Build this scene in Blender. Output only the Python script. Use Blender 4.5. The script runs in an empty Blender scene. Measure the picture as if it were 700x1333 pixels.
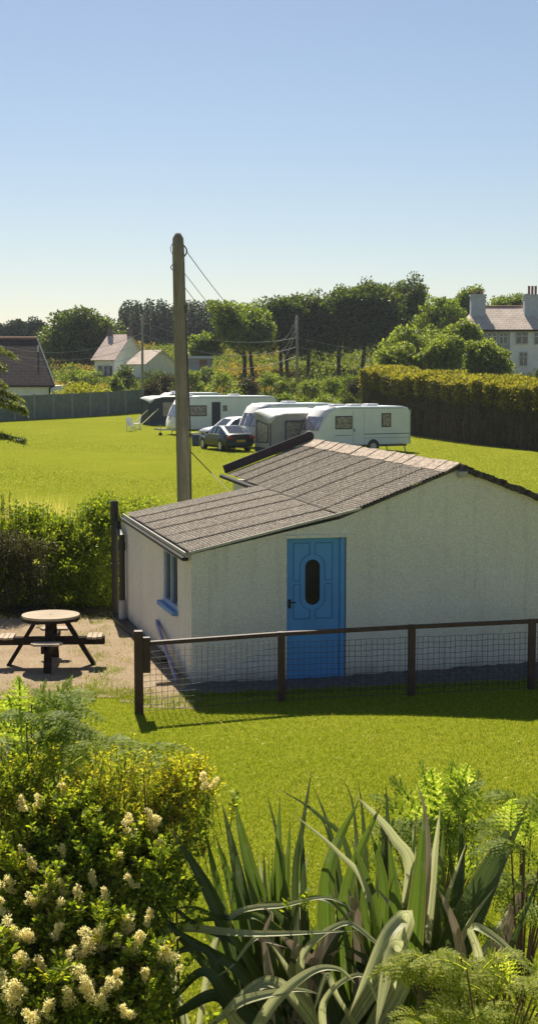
import bpy, math, random
import numpy as np
from mathutils import Vector, Matrix
random.seed(7); RNG = np.random.default_rng(11)
R = math.radians
F = 1900.0; PITCH = math.atan(181.5/F); CAMH = 4.37
scene = bpy.context.scene
COL = scene.collection

# ------------------------------------------------------------------ measuring the photograph
def ray(px, py):
    u = (px-350)/F; v = (666.5-py)/F
    c, s = math.cos(PITCH), math.sin(PITCH)
    return Vector((u, c+v*s, -s+v*c))
CAM = Vector((0, 0, CAMH))
TY = [0, 88, 100, 112, 120, 145, 160, 172, 190, 205, 300, 600, 2600]
TZ = [0, 0, .22, .6, .83, 2.1, 3.1, 3.9, 5.8, 7.6, 10.2, 10.6, 10.6]
def terr(y): return float(np.interp(y, TY, TZ))
def onz(px, py, h):
    d = ray(px, py); t = (h-CAMH)/d.z; return CAM+d*t
def G(px, py): return onz(px, py, 0)
def aty(px, py, Y):
    d = ray(px, py); return CAM+d*(Y/d.y)
def gnd(px, Y):
    """ground point at depth Y under image column px"""
    return Vector(((px-350)/F*Y, Y, terr(Y)))
def onplane(px, py, a, b):
    """hit the vertical plane through ground points a, b"""
    d = ray(px, py); n = Vector(((b-a).y, -(b-a).x, 0)); t = (a-CAM).dot(n)/d.dot(n)
    return CAM+d*t

# ------------------------------------------------------------------ materials
def nodes(name):
    m = bpy.data.materials.new(name); m.use_nodes = True
    nt = m.node_tree; nt.nodes.clear()
    out = nt.nodes.new('ShaderNodeOutputMaterial'); b = nt.nodes.new('ShaderNodeBsdfPrincipled')
    nt.links.new(b.outputs[0], out.inputs[0]); return m, nt, b, out
def ramp(nt, fac, stops):
    r = nt.nodes.new('ShaderNodeValToRGB'); e = r.color_ramp.elements
    while len(e) < len(stops): e.new(.5)
    for i, (p, c) in enumerate(stops):
        e[i].position = p; e[i].color = (*c, 1)
    nt.links.new(fac, r.inputs[0]); return r.outputs[0]
def noise(nt, scale, detail=4, rough=.6, vec=None, coord='Object'):
    n = nt.nodes.new('ShaderNodeTexNoise'); n.inputs['Scale'].default_value = scale
    n.inputs['Detail'].default_value = detail; n.inputs['Roughness'].default_value = rough
    if vec is None:
        t = nt.nodes.new('ShaderNodeTexCoord'); vec = t.outputs[coord]
    nt.links.new(vec, n.inputs['Vector']); return n.outputs['Fac']
def bump(nt, b, h, strength, dist):
    bn = nt.nodes.new('ShaderNodeBump'); bn.inputs['Strength'].default_value = strength
    bn.inputs['Distance'].default_value = dist
    nt.links.new(h, bn.inputs['Height']); nt.links.new(bn.outputs[0], b.inputs['Normal'])
def mix(nt, f, a, c, mode='MIX'):
    n = nt.nodes.new('ShaderNodeMix'); n.data_type = 'RGBA'; n.blend_type = mode
    if isinstance(f, (int, float)): n.inputs[0].default_value = f
    else: nt.links.new(f, n.inputs[0])
    for s, k in ((a, 6), (c, 7)):
        if isinstance(s, tuple): n.inputs[k].default_value = (*s, 1)
        else: nt.links.new(s, n.inputs[k])
    return n.outputs[2]
def mapr(nt, v, a, b_, c, d):
    n = nt.nodes.new('ShaderNodeMapRange'); nt.links.new(v, n.inputs[0])
    for i, x in enumerate((a, b_, c, d)): n.inputs[i+1].default_value = x
    return n.outputs[0]
def simple(name, c, rough=.5, var=.25, scale=6, bmp=0, bscale=40, metal=0, spec=.5, dist=.01):
    m, nt, b, o = nodes(name)
    dark = tuple(x*(1-var) for x in c); lite = tuple(min(1, x*(1+var*.6)) for x in c)
    nt.links.new(ramp(nt, noise(nt, scale), [(.3, dark), (.7, lite)]), b.inputs['Base Color'])
    b.inputs['Roughness'].default_value = rough; b.inputs['Metallic'].default_value = metal
    b.inputs['Specular IOR Level'].default_value = spec
    if bmp: bump(nt, b, noise(nt, bscale, 3), bmp, dist)
    return m
def leafm(name, stops, trans=.35, rough=.5, spec=.4, tcol=None, tscale=2.1):
    spec = min(spec, .3); rough = max(rough, .5); trans = trans+.06 if trans >= .25 else trans
    m, nt, b, o = nodes(name)
    g = nt.nodes.new('ShaderNodeNewGeometry')
    n = len(stops); c = ramp(nt, g.outputs['Random Per Island'], [((i+.0)/(n-1), s) for i, s in enumerate(stops)])
    nt.links.new(c, b.inputs['Base Color']); b.inputs['Roughness'].default_value = rough
    b.inputs['Specular IOR Level'].default_value = spec
    t = nt.nodes.new('ShaderNodeBsdfTranslucent')
    tc = mix(nt, 1.0, c, tcol or (1.0, 1.0, .45), 'MULTIPLY')
    sc = nt.nodes.new('ShaderNodeVectorMath'); sc.operation = 'SCALE'; sc.inputs['Scale'].default_value = tscale
    nt.links.new(tc, sc.inputs[0]); nt.links.new(sc.outputs[0], t.inputs['Color'])
    mx = nt.nodes.new('ShaderNodeMixShader'); mx.inputs[0].default_value = trans
    nt.links.new(b.outputs[0], mx.inputs[1]); nt.links.new(t.outputs[0], mx.inputs[2])
    nt.links.new(mx.outputs[0], o.inputs[0]); return m

M = {}
def mat_ground():
    m, nt, b, o = nodes('lawn')
    n1 = noise(nt, .35, 5, .6); n2 = noise(nt, 9, 5, .7); n3 = noise(nt, 60, 3, .7)
    c1 = ramp(nt, n1, [(.3, (.145, .19, .014)), (.5, (.20, .235, .022)), (.7, (.28, .29, .04))])
    c2 = ramp(nt, n2, [(.3, (.12, .15, .008)), (.5, (.21, .23, .014)), (.72, (.38, .35, .06))])
    c = mix(nt, .5, c1, c2)
    c = mix(nt, .35, c, ramp(nt, n3, [(.36, (.05, .08, .004)), (.5, (.2, .22, .015)), (.64, (.42, .39, .06))]))
    nt.links.new(c, b.inputs['Base Color']); b.inputs['Roughness'].default_value = .9
    b.inputs['Specular IOR Level'].default_value = 0
    bump(nt, b, n2, .8, .06); return m
M['lawn'] = mat_ground()
def mat_dirt():
    m, nt, b, o = nodes('bare_earth')
    n1 = noise(nt, 1.3, 6, .65); n2 = noise(nt, 30, 4, .7)
    c1 = ramp(nt, n1, [(.3, (.23, .145, .08)), (.5, (.33, .24, .15)), (.7, (.42, .34, .23))])
    c = mix(nt, .5, c1, ramp(nt, n2, [(.38, (.12, .085, .05)), (.5, (.30, .22, .14)), (.64, (.50, .41, .29))]))
    nt.links.new(c, b.inputs['Base Color']); b.inputs['Roughness'].default_value = .95
    b.inputs['Specular IOR Level'].default_value = .1
    bump(nt, b, n2, .7, .02); return m
M['dirt'] = mat_dirt()
M['gravel'] = simple('dark_gravel', (.13, .12, .11), .9, .5, 14, .9, 45, dist=.03)
def mat_render():
    m, nt, b, o = nodes('pebbledash')
    v = nt.nodes.new('ShaderNodeTexVoronoi'); v.inputs['Scale'].default_value = 55
    t = nt.nodes.new('ShaderNodeTexCoord'); nt.links.new(t.outputs['Object'], v.inputs['Vector'])
    n = noise(nt, 1.1, 6, .6); nf = noise(nt, 38, 3, .6)
    c = ramp(nt, n, [(.3, (.70, .665, .60)), (.7, (.80, .765, .70))])
    c = mix(nt, .38, c, ramp(nt, nf, [(.36, (.50, .475, .42)), (.62, (.90, .87, .81))]))
    s = nt.nodes.new('ShaderNodeSeparateXYZ'); nt.links.new(t.outputs['Object'], s.inputs[0])
    mp = nt.nodes.new('ShaderNodeMapping'); mp.inputs['Scale'].default_value = (7, 7, .45); nt.links.new(t.outputs['Object'], mp.inputs[0])
    c = mix(nt, mapr(nt, noise(nt, 1, 5, .65, mp.outputs[0]), .54, .74, 0, .35), c, (.42, .42, .36))
    # splash dirt band low on the wall, with a ragged edge
    ad = nt.nodes.new('ShaderNodeMath'); ad.operation = 'MULTIPLY_ADD'; ad.inputs[1].default_value = .5
    nt.links.new(noise(nt, 3, 5, .7), ad.inputs[0]); nt.links.new(s.outputs[2], ad.inputs[2])
    c = mix(nt, mapr(nt, ad.outputs[0], .25, .5, .65, 0), c, (.25, .23, .19))
    nt.links.new(c, b.inputs['Base Color']); b.inputs['Roughness'].default_value = .9
    b.inputs['Specular IOR Level'].default_value = .15
    bump(nt, b, v.outputs['Distance'], .8, .012); return m
M['render'] = mat_render()
def mat_roof():
    m, nt, b, o = nodes('weathered_sheet')
    n1 = noise(nt, 1.5, 6, .7); n2 = noise(nt, 22, 4, .75); n3 = noise(nt, 80, 2, .6)
    c = ramp(nt, n1, [(.3, (.14, .115, .09)), (.5, (.235, .20, .165)), (.7, (.37, .33, .28))])
    c = mix(nt, .72, c, ramp(nt, n2, [(.38, (.05, .038, .028)), (.5, (.20, .165, .13)), (.62, (.60, .54, .46))]))
    n4 = noise(nt, 6.5, 6, .75); c = mix(nt, mapr(nt, n4, .60, .68, 0, .65), c, (.50, .49, .40)); c = mix(nt, mapr(nt, n4, .40, .32, 0, .6), c, (.075, .065, .045))
    c = mix(nt, mapr(nt, n3, .6, .72, 0, .5), c, (.06, .05, .04))
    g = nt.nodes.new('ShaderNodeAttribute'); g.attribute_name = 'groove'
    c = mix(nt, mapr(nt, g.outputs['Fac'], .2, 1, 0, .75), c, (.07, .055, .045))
    nt.links.new(c, b.inputs['Base Color']); b.inputs['Roughness'].default_value = .9
    b.inputs['Specular IOR Level'].default_value = .2
    bump(nt, b, n2, .6, .012); return m
M['roof'] = mat_roof()
M['ridge'] = simple('ridge_tile', (.44, .345, .27), .95, .75, 16, .9, 30)
M['moss'] = simple('mossy_verge', (.09, .08, .07), .95, .8, 14, .8, 40, dist=.02)
M['verge_board'] = simple('purple_brown_board', (.045, .03, .04), .7, .3, 8, .3)
M['white_trim'] = simple('old_white_paint', (.46, .43, .37), .6, .25, 12, .2)
M['black_pipe'] = simple('black_pipe', (.018, .016, .016), .45, .3, 9)
M['gutter'] = simple('dark_gutter', (.018, .016, .015), .9, .3, 9)
M['blue'] = simple('blue_paint', (.075, .30, .66), .5, .10, 3, .15, 60)
M['blue_dark'] = simple('blue_paint_groove', (.04, .17, .42), .5, .1, 3)
M['sill_blue'] = simple('sill_blue', (.12, .27, .60), .5, .15, 4)
M['pole_blue'] = simple('lavender_plank', (.20, .20, .42), .6, .2, 6)
M['upvc'] = simple('white_window_frame', (.55, .58, .62), .4, .06, 4)
M['frame_blue'] = simple('pale_blue_frame', (.38, .46, .62), .4, .1, 4)
def glass(name, c, rough=.08):
    m, nt, b, o = nodes(name)
    nt.links.new(ramp(nt, noise(nt, 3, 2), [(.35, tuple(x*.6 for x in c)), (.65, tuple(x*1.3 for x in c))]), b.inputs['Base Color'])
    b.inputs['Roughness'].default_value = rough; b.inputs['Specular IOR Level'].default_value = .8
    return m
M['glass'] = glass('dark_glass', (.03, .04, .04))
M['glass_brown'] = glass('brown_glass', (.020, .017, .014), .45); M['glass_brown'].node_tree.nodes['Principled BSDF'].inputs['Specular IOR Level'].default_value = .15
M['glass_lilac'] = glass('caravan_front_glass', (.16, .16, .21), .15)
M['glass_car'] = glass('car_glass', (.05, .06, .07), .05)
M['curtain'] = simple('crumpled_clear_window', (.30, .27, .24), .3, .75, 7, .5, 6, dist=.05)
M['fence'] = simple('brown_fence_paint', (.055, .022, .020), .55, .4, 10, .3, 60)
M['wire'] = simple('galvanised_wire', (.055, .055, .055), .6, .2, 5)
M['lamp_grey'] = simple('grey_lamp_housing', (.35, .36, .40), .4, .1, 5)
M['bark'] = simple('bark', (.07, .055, .042), .95, .5, 9, .8, 20, dist=.03)
M['dry_stem'] = simple('dry_stem', (.14, .10, .065), .95, .45, 9)
M['cream_paint'] = simple('cream_house_paint', (.78, .80, .76), .8, .10, 2)
M['white_house'] = simple('whitewashed_wall', (.80, .77, .80), .8, .10, 1.5, .2)
M['grey_board'] = simple('grey_render', (.34, .35, .38), .8, .1, 2)
M['fencepanel'] = simple('concrete_fence_panel', (.135, .165, .15), .9, .25, 2, .3, 12)
M['fencepost'] = simple('concrete_fence_post', (.25, .27, .25), .9, .2, 6)
M['car_navy'] = simple('navy_car_paint', (.004, .009, .02), .3, .1, 2, spec=.35)
M['car_silver'] = simple('silver_car_paint', (.45, .46, .47), .3, .08, 2, metal=.4)
M['tyre'] = simple('tyre', (.015, .015, .015), .8, .2, 8)
M['rim'] = simple('alloy_rim', (.45, .45, .46), .35, .1, 8, metal=.5)
M['red_lens'] = simple('red_lens', (.35, .015, .015), .25, .1, 8)
M['clear_lens'] = simple('clear_lens', (.6, .6, .6), .15, .1, 8)
M['plate_yellow'] = simple('yellow_plate', (.75, .50, .03), .4, .05, 8)
M['black'] = simple('black_lettering', (.01, .01, .01), .6, .1, 8)
M['cv_white'] = simple('caravan_white', (.70, .76, .80), .38, .08, 1.2)
M['cv_front'] = simple('caravan_front_white', (.75, .73, .72), .3, .05, 1.2)
M['cv_trim'] = simple('caravan_trim', (.40, .44, .47), .5, .1, 4)
M['cv_dark'] = simple('dark_gap', (.02, .028, .045), .6, .2, 4)
M['stripe'] = simple('teal_stripe', (.08, .19, .22), .4, .1, 4)
M['awning_grey'] = simple('awning_grey_cloth', (.36, .33, .34), .9, .12, 2)
M['awning_roof'] = leafm('awning_roof_cloth', [(.62, .62, .56), (.70, .70, .64)], .12, .6, .3, (1, .98, .85), 1.0)
M['awning_dark'] = simple('awning_dark_trim', (.025, .05, .09), .7, .2, 3)
M['plastic_white'] = simple('white_plastic', (.72, .72, .70), .4, .05, 5)
M['guy'] = simple('yellow_guy_line', (.85, .78, .40), .6, .1, 5)
M['barrel'] = simple('navy_plastic', (.02, .045, .11), .4, .2, 5)
M['cable'] = simple('black_cable', (.05, .05, .055), .7, .1, 5)
M['cable_pale'] = simple('sunlit_cable', (.30, .31, .30), .6, .1, 5)
def mat_wood(name, a, b_, c_, sc=(30, 30, 1.2), dist=.01):
    m, nt, b, o = nodes(name)
    t = nt.nodes.new('ShaderNodeTexCoord'); mp = nt.nodes.new('ShaderNodeMapping')
    mp.inputs['Scale'].default_value = sc; nt.links.new(t.outputs['Object'], mp.inputs[0])
    n = noise(nt, 1, 5, .65, mp.outputs[0]); n2 = noise(nt, 2.0, 4, .6)
    c = ramp(nt, n, [(.3, a), (.5, b_), (.7, c_)])
    c = mix(nt, .35, c, ramp(nt, n2, [(.35, a), (.65, c_)]))
    nt.links.new(c, b.inputs['Base Color']); b.inputs['Roughness'].default_value = .85
    b.inputs['Specular IOR Level'].default_value = .2
    bump(nt, b, n, .7, dist); return m
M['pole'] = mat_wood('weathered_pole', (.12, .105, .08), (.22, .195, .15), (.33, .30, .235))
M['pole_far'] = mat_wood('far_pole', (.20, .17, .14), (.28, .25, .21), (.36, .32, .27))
M['tabletop'] = mat_wood('weathered_planks', (.30, .22, .15), (.46, .37, .27), (.58, .48, .36), (1.5, 40, 40), .003)
M['table_leg'] = mat_wood('dark_stained_timber', (.016, .010, .008), (.03, .019, .014), (.05, .032, .024), (8, 8, 8), .003)
def mat_tiles(name, c1, c2, mort, w, h, rot=0):
    m, nt, b, o = nodes(name)
    uv = nt.nodes.new('ShaderNodeUVMap')
    br = nt.nodes.new('ShaderNodeTexBrick'); nt.links.new(uv.outputs[0], br.inputs['Vector'])
    br.inputs['Scale'].default_value = 1; br.inputs['Brick Width'].default_value = w
    br.inputs['Row Height'].default_value = h; br.inputs['Mortar Size'].default_value = .035
    for k, c in (('Color1', c1), ('Color2', c2), ('Mortar', mort)): br.inputs[k].default_value = (*c, 1)
    n = noise(nt, .8, 5, .7)
    c = mix(nt, .3, br.outputs['Color'], ramp(nt, n, [(.3, tuple(x*.5 for x in c1)), (.7, tuple(min(1, x*1.4) for x in c2))]))
    nt.links.new(c, b.inputs['Base Color']); b.inputs['Roughness'].default_value = .9
    b.inputs['Specular IOR Level'].default_value = .1
    bump(nt, b, br.outputs['Fac'], -.5, .03); return m
M['tile_dark'] = mat_tiles('dark_roof_tiles', (.042, .030, .034), (.060, .043, .045), (.11, .085, .08), .9, .42)
M['tile_pale'] = mat_tiles('pale_slates', (.56, .46, .38), (.66, .56, .48), (.40, .31, .26), .5, .4)
M['tile_pink'] = mat_tiles('pinkish_tiles', (.62, .48, .41), (.70, .56, .49), (.42, .31, .26), .5, .4)
M['chimney_w'] = simple('chimney_render', (.42, .46, .55), .8, .15, 3)
M['tile_dark_plain'] = simple('sooty_brick', (.16, .13, .12), .9, .3, 6)
M['pot'] = simple('chimney_pot', (.26, .12, .08), .8, .2, 6)

# foliage
M['lf_wood'] = leafm('conifer_needles', [(.022, .036, .022), (.032, .050, .028), (.045, .066, .034)], .15, .6, .2)
M['lf_dark'] = leafm('dark_broadleaf', [(.020, .036, .012), (.040, .062, .014), (.08, .11, .02), (.14, .17, .03)], .34, .45, .4)
M['lf_mid'] = leafm('mid_broadleaf', [(.035, .065, .010), (.08, .12, .016), (.14, .185, .024), (.23, .26, .045)], .4, .45, .4)
M['lf_bramble'] = leafm('bramble_leaf', [(.03, .055, .010), (.06, .09, .016), (.11, .13, .025), (.17, .17, .05)], .35)
M['lf_light'] = leafm('light_broadleaf', [(.05, .08, .016), (.11, .15, .025), (.19, .235, .045), (.30, .32, .10)], .4, .4, .45)
M['lf_yellow'] = leafm('yellow_green_leaf', [(.13, .15, .015), (.22, .23, .02), (.30, .28, .03), (.20, .22, .02)], .4, .5, .3)
M['lf_orange'] = leafm('rusty_bracken_leaf', [(.12, .12, .03), (.22, .17, .05), (.28, .15, .06), (.16, .18, .03)], .35, .7, .2)
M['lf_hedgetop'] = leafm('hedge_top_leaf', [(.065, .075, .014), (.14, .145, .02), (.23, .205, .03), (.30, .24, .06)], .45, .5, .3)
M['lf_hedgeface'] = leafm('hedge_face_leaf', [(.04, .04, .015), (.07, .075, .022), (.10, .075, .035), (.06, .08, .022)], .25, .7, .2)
M['lf_hedge'] = leafm('garden_hedge_leaf', [(.055, .085, .010), (.12, .17, .016), (.20, .25, .025), (.32, .34, .04)], .4, .4, .5)
M['lf_brown'] = leafm('dull_shrub_leaf', [(.03, .035, .015), (.05, .05, .02), (.08, .07, .03)], .25, .6, .3)
M['lf_privet'] = leafm('privet_leaf', [(.05, .085, .010), (.12, .175, .016), (.22, .28, .025), (.36, .38, .05), (.28, .34, .03)], .38, .35, .55)
M['lf_lime'] = leafm('lime_shoot_leaf', [(.17, .20, .015), (.29, .30, .022), (.42, .39, .035), (.50, .42, .07)], .42, .4, .5)
M['lf_fern'] = leafm('bracken_pinnule', [(.09, .14, .02), (.16, .22, .03), (.26, .32, .055), (.38, .41, .14)], .48, .6, .2)
M['lf_fernpale'] = leafm('fern_pinnule', [(.12, .17, .02), (.23, .28, .03), (.36, .38, .07), (.48, .45, .16)], .48, .6, .2)
M['lf_conifer'] = leafm('drooping_spray', [(.035, .05, .02), (.07, .10, .03), (.15, .18, .06), (.22, .20, .08)], .4, .5, .3)
M['petal'] = leafm('cream_floret', [(.74, .66, .28), (.88, .81, .44), (.93, .88, .58)], .55, .6, .2, (1, .97, .85), 1.08)
M['grassblade'] = leafm('grass_blade', [(.045, .088, .004), (.125, .185, .008), (.19, .25, .014), (.265, .31, .026), (.48, .48, .13)], .45, .7, .08, (1, 1, .3), 1.35)
M['fieldblade'] = leafm('field_blade', [(.09, .135, .010), (.175, .22, .024), (.25, .28, .045), (.34, .35, .09), (.48, .45, .18)], .45, .7, .08, (1, 1, .4), 1.35)
M['grassdry'] = leafm('dry_grass_blade', [(.36, .31, .13), (.45, .40, .22), (.28, .27, .07)], .4, .6, .3)
def mat_phorm(name, a, b_, trans, edge, rough=.38):
    m, nt, b, o = nodes(name)
    uv = nt.nodes.new('ShaderNodeUVMap'); mp = nt.nodes.new('ShaderNodeMapping')
    mp.inputs['Scale'].default_value = (14, .8, 1); nt.links.new(uv.outputs[0], mp.inputs[0])
    n = noise(nt, 1, 4, .6, mp.outputs[0]); n2 = noise(nt, 7, 5, .7)
    c = ramp(nt, n, [(.4, a), (.6, b_)])
    c = mix(nt, mapr(nt, n2, .55, .7, 0, .7), c, tuple(x*.6+.07 for x in b_))
    c = mix(nt, mapr(nt, n2, .36, .28, 0, .8), c, (.12, .085, .05))
    s = nt.nodes.new('ShaderNodeSeparateXYZ'); nt.links.new(uv.outputs[0], s.inputs[0])
    ab = nt.nodes.new('ShaderNodeMath'); ab.operation = 'SUBTRACT'; ab.inputs[1].default_value = .5; nt.links.new(s.outputs[0], ab.inputs[0])
    a2 = nt.nodes.new('ShaderNodeMath'); a2.operation = 'ABSOLUTE'; nt.links.new(ab.outputs[0], a2.inputs[0])
    c = mix(nt, mapr(nt, a2.outputs[0], .43, .5, 0, .8), c, edge)
    tipm = mapr(nt, s.outputs[1], .93, 1.0, 0, .8); c = mix(nt, tipm, c, (.10, .05, .03))
    nt.links.new(c, b.inputs['Base Color']); b.inputs['Roughness'].default_value = rough
    b.inputs['Specular IOR Level'].default_value = .5
    bump(nt, b, n, .35, .003)
    t = nt.nodes.new('ShaderNodeBsdfTranslucent')
    sc = nt.nodes.new('ShaderNodeVectorMath'); sc.operation = 'SCALE'; sc.inputs['Scale'].default_value = 1.6
    nt.links.new(c, sc.inputs[0]); nt.links.new(sc.outputs[0], t.inputs['Color'])
    mx = nt.nodes.new('ShaderNodeMixShader'); mx.inputs[0].default_value = trans
    nt.links.new(b.outputs[0], mx.inputs[1]); nt.links.new(t.outputs[0], mx.inputs[2])
    nt.links.new(mx.outputs[0], o.inputs[0]); return m
M['ph_green'] = mat_phorm('flax_green', (.05, .09, .010), (.11, .16, .018), .42, (.22, .18, .04), .45)
M['ph_dark'] = mat_phorm('flax_dark', (.035, .062, .014), (.075, .105, .03), .3, (.16, .13, .05), .55)
M['ph_pale'] = mat_phorm('flax_pale', (.24, .27, .10), (.52, .51, .28), .38, (.42, .36, .2), .55)
M['ph_dead'] = mat_phorm('flax_dead', (.26, .19, .13), (.42, .34, .26), .1, (.4, .3, .2), .6)

# ------------------------------------------------------------------ building helpers
def tag(o, label=None, cat=None, group=None, kind=None):
    for k, v in (('label', label), ('category', cat), ('group', group), ('kind', kind)):
        if v: o[k] = v
    return o
ORG = {}
def empty(name, loc=(0, 0, 0), rz=0, **kw):
    o = bpy.data.objects.new(name, None); o.empty_display_size = .2; COL.objects.link(o)
    o.location = loc; o.rotation_euler = (0, 0, rz); return tag(o, **kw)
class MB:
    def __init__(s): s.v = []; s.f = []; s.uv = None
    def add(s, vs, fs):
        k = len(s.v); s.v += [tuple(x) for x in vs]; s.f += [tuple(i+k for i in f) for f in fs]; return s
    def box(s, c, d, rz=0, rx=0, ry=0):
        x, y, z = (q/2 for q in d)
        m = Matrix.Rotation(rz, 3, 'Z') @ Matrix.Rotation(ry, 3, 'Y') @ Matrix.Rotation(rx, 3, 'X'); c = Vector(c)
        vs = [c+m @ Vector(p) for p in ((-x, -y, -z), (x, -y, -z), (x, y, -z), (-x, y, -z), (-x, -y, z), (x, -y, z), (x, y, z), (-x, y, z))]
        return s.add(vs, [(0, 3, 2, 1), (4, 5, 6, 7), (0, 1, 5, 4), (1, 2, 6, 5), (2, 3, 7, 6), (3, 0, 4, 7)])
    def beam(s, a, b, w, h, up=(0, 0, 1)):
        a = Vector(a); b = Vector(b); d = (b-a).normalized(); up = Vector(up)
        x = d.cross(up)
        if x.length < 1e-4: x = d.cross(Vector((1, 0, 0)))
        x.normalize(); y = x.cross(d); x *= w/2; y *= h/2
        vs = [p+q for p in (a, b) for q in (-x-y, x-y, x+y, -x+y)]
        return s.add(vs, [(0, 1, 2, 3), (7, 6, 5, 4), (0, 4, 5, 1), (1, 5, 6, 2), (2, 6, 7, 3), (3, 7, 4, 0)])
    def prism(s, pts, off):
        """polygon pts (3d) extruded by off"""
        pts = [Vector(p) for p in pts]; off = Vector(off); n = len(pts)
        return s.add(pts+[p+off for p in pts], [tuple(range(n)), tuple(range(2*n-1, n-1, -1))]+[(i, i+n, (i+1) % n+n, (i+1) % n) for i in range(n)])
    def tube(s, pts, r, n=8, cap=True):
        pts = [Vector(p) for p in pts]; rr = r if isinstance(r, (list, tuple)) else [r]*len(pts)
        k = len(s.v); ref = None
        for i, p in enumerate(pts):
            d = (pts[min(i+1, len(pts)-1)]-pts[max(i-1, 0)]).normalized()
            if ref is None: ref = d.orthogonal().normalized()
            x = (ref-d*ref.dot(d)).normalized(); ref = x; y = d.cross(x)
            for j in range(n):
                a = 2*math.pi*j/n; s.v.append(tuple(p+(x*math.cos(a)+y*math.sin(a))*rr[i]))
        for i in range(len(pts)-1):
            for j in range(n):
                a = k+i*n+j; b = k+i*n+(j+1) % n; s.f.append((a, b, b+n, a+n))
        if cap:
            s.f.append(tuple(k+j for j in range(n-1, -1, -1))); s.f.append(tuple(k+(len(pts)-1)*n+j for j in range(n)))
        return s
    def build(s, name, mat, parent=None, org=None, smooth=False, bevel=0, seg=2, uvf=None):
        me = bpy.data.meshes.new(name)
        v = s.v
        if org is None and parent is not None: org = ORG.get(parent.name)
        if org is not None: v = [(a-org[0], b-org[1], c-org[2]) for a, b, c in v]
        me.from_pydata(v, [], s.f)
        for m in (mat if isinstance(mat, (list, tuple)) else [mat]): me.materials.append(m)
        if smooth: me.polygons.foreach_set('use_smooth', [True]*len(me.polygons))
        if uvf:
            ul = me.uv_layers.new(name='UVMap')
            for l in me.loops: ul.data[l.index].uv = uvf(Vector(s.v[l.vertex_index]))
        o = bpy.data.objects.new(name, me); COL.objects.link(o)
        if parent is not None:
            o.parent = parent
            if parent.name in ORG: ORG[o.name] = ORG[parent.name]
        if bevel:
            b = o.modifiers.new('bevel', 'BEVEL'); b.width = bevel; b.segments = seg; b.limit_method = 'ANGLE'; b.angle_limit = R(35)
        return o
def wthing(name, loc, label, cat, group=None):
    """thing whose parts are given in world coordinates"""
    o = empty(name, loc, label=label, cat=cat, group=group); ORG[o.name] = tuple(loc); return o
def npmesh(name, V, Fq, mat, parent=None, org=None, smooth=False, UV=None):
    """V (n,3) verts, Fq (m,4) quads"""
    me = bpy.data.meshes.new(name); V = np.asarray(V, dtype=np.float32)
    if org is None and parent is not None and parent.name in ORG: org = ORG[parent.name]
    if org is not None: V = V-np.array(org, dtype=np.float32)
    Fq = np.asarray(Fq, dtype=np.int32); k = Fq.shape[1]
    me.vertices.add(len(V)); me.vertices.foreach_set('co', V.ravel())
    me.loops.add(Fq.size); me.loops.foreach_set('vertex_index', Fq.ravel())
    me.polygons.add(len(Fq)); me.polygons.foreach_set('loop_start', np.arange(len(Fq), dtype=np.int32)*k)
    me.polygons.foreach_set('use_smooth', np.full(len(Fq), bool(smooth)))
    if UV is not None:
        ul = me.uv_layers.new(name='UVMap'); ul.data.foreach_set('uv', np.asarray(UV, dtype=np.float32)[Fq.ravel()].ravel())
    me.materials.append(mat); me.update(calc_edges=True); me.validate()
    o = bpy.data.objects.new(name, me); COL.objects.link(o)
    if parent is not None:
        o.parent = parent
        if parent.name in ORG: ORG[o.name] = ORG[parent.name]
    return o
def unit(a): return a/(np.linalg.norm(a, axis=-1, keepdims=True)+1e-9)
def leafgeo(P, D, L, W, droop=None):
    """rhombic leaves at P along D"""
    n = len(P); D = unit(D); S = unit(np.cross(D, RNG.normal(size=(n, 3))))
    L = np.broadcast_to(L, (n,))[:, None]; W = np.broadcast_to(W, (n,))[:, None]
    V = np.stack([P, P+D*L*.45+S*W*.5, P+D*L, P+D*L*.45-S*W*.5], 1).reshape(-1, 3)
    Fq = np.arange(4*n).reshape(n, 4); return V, Fq
def leaves(name, P, D, L, W, mat, parent=None, org=None):
    L = L*RNG.uniform(.6, 1.25, len(P)); W = W*RNG.uniform(.7, 1.2, len(P))
    V, Fq = leafgeo(P, D, L, W); return npmesh(name, V, Fq, mat, parent, org)
def clumps(C, rad, ncl, nper, cr, flat=.75, inner=.35, seed=None):
    """leaf points in clumps scattered through an ellipsoid crown"""
    C = np.array(C); rad = np.array(rad)
    d = unit(RNG.normal(size=(ncl, 3))); d[:, 2] = np.where(d[:, 2] < -.55, -d[:, 2], d[:, 2])
    lump = 1+.14*np.sin(d[:, 0]*5+C[0])*np.cos(d[:, 1]*4+C[1]*2)+.10*np.sin(d[:, 2]*7+C[0]*3)
    r = (inner+(1-inner)*RNG.random(ncl)**.45)*lump
    cc = C+d*rad*r[:, None]
    s = cr*RNG.uniform(.55, 1.25, ncl)
    g = unit(RNG.normal(size=(ncl, nper, 3)))*(RNG.random((ncl, nper, 1))**.4)
    P = cc[:, None]+g*s[:, None, None]*np.array([1, 1, flat])
    D = g+np.array([0, 0, .15])+RNG.normal(size=g.shape)*.6
    return P.reshape(-1, 3), D.reshape(-1, 3)

def copy_tree(o, parent=None):
    c = o.copy(); COL.objects.link(c); c.parent = parent
    for ch in list(o.children): copy_tree(ch, c)
    return c

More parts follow.
